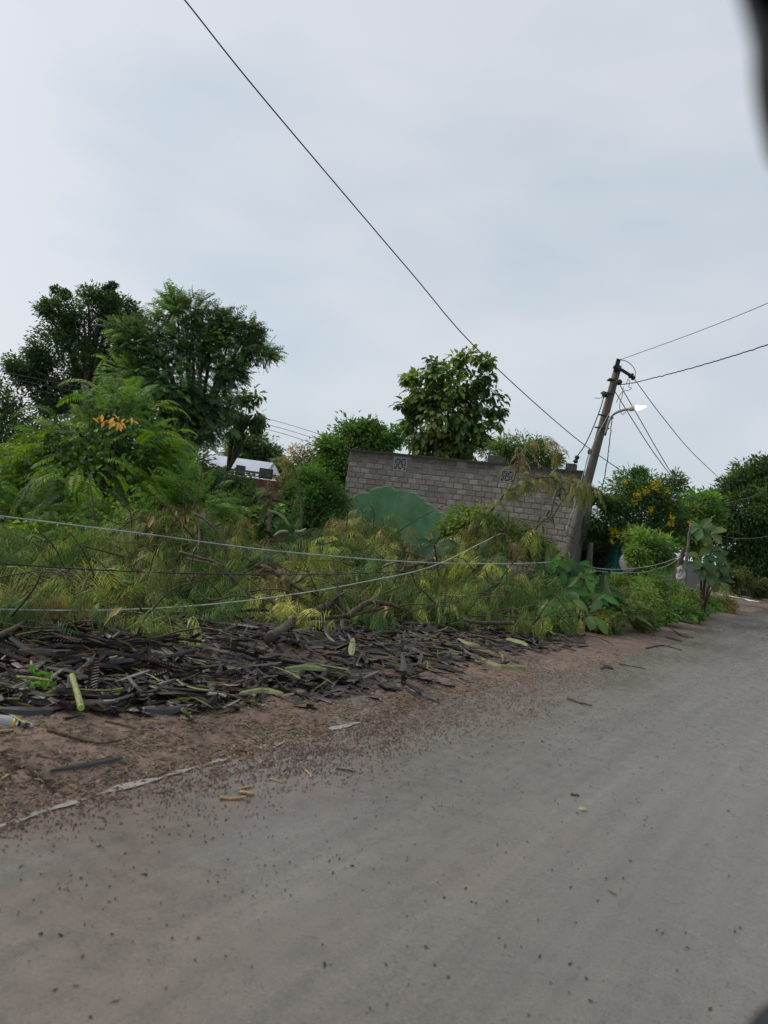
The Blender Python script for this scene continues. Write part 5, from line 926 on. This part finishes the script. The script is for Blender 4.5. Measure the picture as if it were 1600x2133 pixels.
m, t, o = mk('litter'); g = G(t); a = g.n('ShaderNodeAttribute', _attribute_name='tint'); g.bsdf(o, a.outputs['Color'], .7, .3); LIT = m
def lay(u, v, lift=.003):
    p = onz(u, v); p[:, 2] = ground_z(p[:, :2]) + lift; return p
# dense reddish band on the road edge, thinning over the open road
n = 26000; u = rng.uniform(-40, 1500, n); w = rng.normal(size=n); band = interp(u, [(-40, 1735), (300, 1650), (520, 1600), (700, 1556), (900, 1505), (1100, 1452), (1300, 1392), (1500, 1310)]); sig = interp(u, [(-40, 16), (400, 20), (700, 30), (1000, 32), (1250, 24), (1500, 12)])
dens = interp(u, [(-40, .1), (300, .12), (480, .45), (620, 1), (1150, 1), (1300, .55), (1500, .2)]) * (0.25 + 1.5 * np.clip(fbm(u / 45, (band + w * sig) / 14) - .3, 0, 1)); k = rng.random(n) < dens; u = u[k]; v = (band + w * sig)[k]
p = lay(u, v); n = len(p); bits(p, rng.uniform(.008, .022, n), rng.uniform(.004, .009, n), rng.uniform(.002, .004, n), [(.09, .045, .03), (.13, .065, .042), (.06, .032, .022), (.17, .095, .06)], 'seed_litter', 'dense reddish band of fallen seeds along the road edge', LIT)
n = 6500; u = rng.uniform(-60, 1640, n); base_v = interp(u, EDGE_PX); dv = rng.exponential(85, n); v = base_v + 10 + dv; k = (v < 2150); u, v = u[k], v[k]; keep = rng.random(len(u)) < interp(u, [(-60, .2), (400, .5), (700, 1), (1640, .9)]); keep2 = rng.random(len(keep)) < np.clip((fbm(u / 130 + 5, v / 60) - .3) * 3.2, .06, 1); keep &= keep2; u, v = u[keep], v[keep]
p = lay(u, v); n = len(p); bits(p, rng.uniform(.006, .016, n) * rng.choice([.7, 1, 1.6], n, p=[.6, .34, .06]), rng.uniform(.004, .007, n), rng.uniform(.002, .005, n), [(.035, .025, .02), (.07, .04, .03), (.022, .018, .016), (.1, .07, .05)], 'seed_litter', 'dark seeds scattered thinly over the open road', LIT)
n = 120; u = rng.uniform(-40, 1620, n); v = rng.uniform(1560, 2140, n); k = v > interp(u, EDGE_PX) + 40; p = lay(u[k], v[k]); n = len(p); bits(p, rng.uniform(.006, .022, n) * rng.choice([.5, 1, 1.5], n), rng.uniform(.003, .012, n), rng.uniform(.002, .005, n), [(.03, .025, .02), (.06, .04, .03)], 'mud_crumbs', 'dark crumbs of mud dropped on the open road', LIT)
# straw and chips on the verge
n = 15000; u = rng.uniform(-60, 1480, n); v0 = interp(u, EDGE_PX); v1 = interp(u, NEAR + [(1300, 1325), (1480, 1285)]); v = v1 - 16 + (v0 - v1 + 30) * rng.random(n) ** .8; k = rng.random(n) < np.clip(fbm(u / 60, v / 20) * 2.2 - .45, .1, 1) * interp(u, [(-60, 1), (1000, 1), (1300, .45), (1480, .3)]); p = lay(u[k], v[k], .004); n = len(p)
bits(p, rng.uniform(.012, .06, n), rng.uniform(.003, .008, n), rng.uniform(.002, .004, n), [(.2, .13, .07), (.3, .21, .11), (.12, .07, .045), (.06, .035, .025), (.05, .03, .02), (.09, .055, .035), (.16, .14, .06)], 'straw_litter', 'straw chips and leaf shreds littering the muddy verge', LIT)
# clods where the mud laps onto the road
n = 900; u = rng.uniform(-60, 1300, n); v = interp(u, EDGE_PX) + rng.normal(size=n) * 16 + 4; p = lay(u, v, 0); n = len(p); bits(p, rng.uniform(.02, .09, n), rng.uniform(.02, .05, n), rng.uniform(.004, .014, n), [(.1, .065, .045), (.15, .1, .075), (.07, .045, .03)], 'mud_clods', 'flattened brown mud clods along the road edge', VERGE)

# ------------------------------------------------------------------ small things by the houses at right
c = at(1287, 1165, 22.5); n = 14; X, Y = np.meshgrid(np.linspace(-.35, .35, n), np.linspace(-.9, .9, n), indexing='ij'); mb = MB(); pts = np.stack([X + .04 * np.sin(Y * 3), .1 * np.sin(X * 14 + Y * 2), Y], -1) + c; q = [[i * n + j, (i + 1) * n + j, (i + 1) * n + j + 1, i * n + j + 1] for i in range(n - 1) for j in range(n - 1)]; mb.add(pts, q=q); tag(mb.build('shade_net', TEAL, org=c, smooth=True), 'teal shade net hanging behind the yellow-flowered shrub', 'net')
c = at(1308, 1172, 20.0); mb = MB(); a_ = rng.normal(size=(1, 3)); th = np.linspace(0, math.pi, 9); ph = np.linspace(0, 2 * math.pi, 13)[:-1]; TH_, PH = np.meshgrid(th, ph, indexing='ij'); rr_ = .22 * (1 + .25 * fbm(TH_ * 2, PH * 2)); pts = np.stack([rr_ * 1.0 * np.sin(TH_) * np.cos(PH), rr_ * np.sin(TH_) * np.sin(PH), rr_ * 1.1 * np.cos(TH_)], -1) + c; mb.add(pts, q=[[i * 12 + j, i * 12 + (j + 1) % 12, (i + 1) * 12 + (j + 1) % 12, (i + 1) * 12 + j] for i in range(8) for j in range(12)]); tag(mb.build('plastic_sack', WHITE, org=c - [0, 0, .25], smooth=True), 'white plastic sack half hidden behind the fresh green shrub', 'sack')
for (u, v, s_, lab) in [(1416, 1186, .06, 'small white rag knotted on the dark stump by the grey trunk'), (1420, 1200, .10, 'larger crumpled white rag below the small one')]:
    c = at(u, v, 17.3); mb = MB(); th2 = np.linspace(0, math.pi, 15); ph2 = np.linspace(0, 2 * math.pi, 23)[:-1]; T2, P2 = np.meshgrid(th2, ph2, indexing='ij'); w0_ = fbm(np.cos(P2) * 2.2 + u, np.sin(P2) * 2.2 + T2 * 2.5, 4); rr_ = s_ * (.25 + 1.6 * w0_); pts = np.stack([rr_ * np.sin(T2) * np.cos(P2), rr_ * np.sin(T2) * np.sin(P2), rr_ * 1.3 * np.cos(T2)], -1) + c; mb.add(pts, q=[[i * 22 + j, i * 22 + (j + 1) % 22, (i + 1) * 22 + (j + 1) % 22, (i + 1) * 22 + j] for i in range(14) for j in range(22)]); tag(mb.build('white_rag', plain('rag_cloth', (.4, .4, .38), .8, .2, var=.4, scale=30), org=c), lab, 'rag')
def post(lab, pts, d, r, mat, name='tree_trunk', cat='trunk'):
    P = spline(np.array([at(a, b, d) for a, b in pts]), 10); P[0, 2] = -.05; mb = MB(); tube(mb, P, np.linspace(r, r * .5, 10), 8); tag(mb.build(name, mat, org=P[0], smooth=True), lab, cat)
post('pale grey bent trunk beside the teak sapling', [(1425, 1240), (1428, 1190), (1432, 1150), (1436, 1110), (1440, 1092)], 17.8, .05, GREYBARK); post('dark leaning stump behind the white bundles', [(1405, 1240), (1412, 1190), (1420, 1160), (1426, 1140)], 17.9, .09, BARK); post('dark slim trunk inside the yellow-flowered shrub', [(1310, 1230), (1302, 1180), (1305, 1130)], 22.8, .09, BARK); post('dead grey post behind the leaning pole foot', [(1222, 1230), (1228, 1160), (1232, 1130)], 21, .13, GREYBARK)
# old wall behind the shrubs
mb = MB(); wA, wB = at(1225, 1140, 26), at(1480, 1180, 30); dx = nrm((wB - wA) * [1, 1, 0]); ny = np.array([-dx[1], dx[0], 0]); L_ = np.linalg.norm((wB - wA)[:2]); cc = np.array([(wA[0] + wB[0]) / 2, (wA[1] + wB[1]) / 2, .75]); 
tag_w = thing('garden_wall', 'low weathered wall hidden behind the shrubs right of the pole', 'wall', [cc[0], cc[1], 0])
box(mb, cc, L_, .2, 1.5, dx, ny, UP); mb.build('masonry', MORTAR, tag_w); mb = MB(); box(mb, cc + [0, 0, .79], L_ + .06, .26, .08, dx, ny, UP); mb.build('coping', ROOFM, tag_w)
# white sheet dropped at the far bend
p0 = onz(1512, 1243, .02); p1 = onz(1582, 1257, .02); n = 16; mb = MB(); A = np.linspace(0, 1, n); B = np.linspace(-.5, .5, 6); X, Y = np.meshgrid(A, B, indexing='ij'); dx = p1 - p0; ny = nrm(np.array([-dx[1], dx[0], 0])); pts = p0 + X[..., None] * dx + (Y * (1.2 - .8 * X))[..., None] * ny; pts[..., 2] = .03 + .12 * fbm(X * 7, Y * 4); mb.add(pts, q=[[i * 6 + j, (i + 1) * 6 + j, (i + 1) * 6 + j + 1, i * 6 + j + 1] for i in range(n - 1) for j in range(5)]); tag(mb.build('plastic_sheet', WHITE, org=p0, smooth=True), 'crumpled white plastic sheet lying at the far road bend', 'sheet')

# ------------------------------------------------------------------ the window frame of the vehicle the photo is taken from
h = nrm(np.array([.60, .80, 0])); pn = np.array([h[1], -h[0], 0])      # heading along the road; normal of the door plane
q0 = at(1720, 1066, .30)
def onplane(u, v):
    r = ray(u, v); return EYE + r * (((q0 - EYE) @ pn) / (r @ pn))
RUB = plain('black_rubber', (.010, .010, .012), .55, .4); TR = .026
post = [onplane(a + 200, b) for a, b in [(1548, -160), (1563, 0), (1562, 120), (1567, 200), (1578, 270), (1625, 380), (1690, 700), (1710, 1066), (1700, 1500), (1660, 1850), (1575, 2040), (1500, 2130), (1420, 2270)]]
ftop = post[0] + UP * .05 - h * .06; fb = post[-1] - UP * .03 - h * .05
loop = post[:1] + post + [fb, fb - h * .75, fb - h * .82 + UP * .08, ftop - h * .70 + DOWN * .06, ftop - h * .62, ftop]; loop = loop[1:]
car = thing('vehicle_door', 'blurred black window frame of the vehicle at the right edge', 'vehicle door', [q0[0], q0[1], 0])
P = spline(np.array(loop + [loop[0]]), 110); mb = MB(); tube(mb, P, TR, 12, caps=False); mb.build('window_seal', RUB, car, smooth=True)
mb = MB(); lo_ = [p for p in loop[10:15]]; zc = fb[2] - .06; c = (fb - h * .4) * [1, 1, 0] + [0, 0, (zc + .35) / 2]; box(mb, c + pn * .02, 1.0, .07, zc - .35, h, pn, UP); mb.build('door_panel', plain('door_trim', (.02, .02, .022), .7), car)
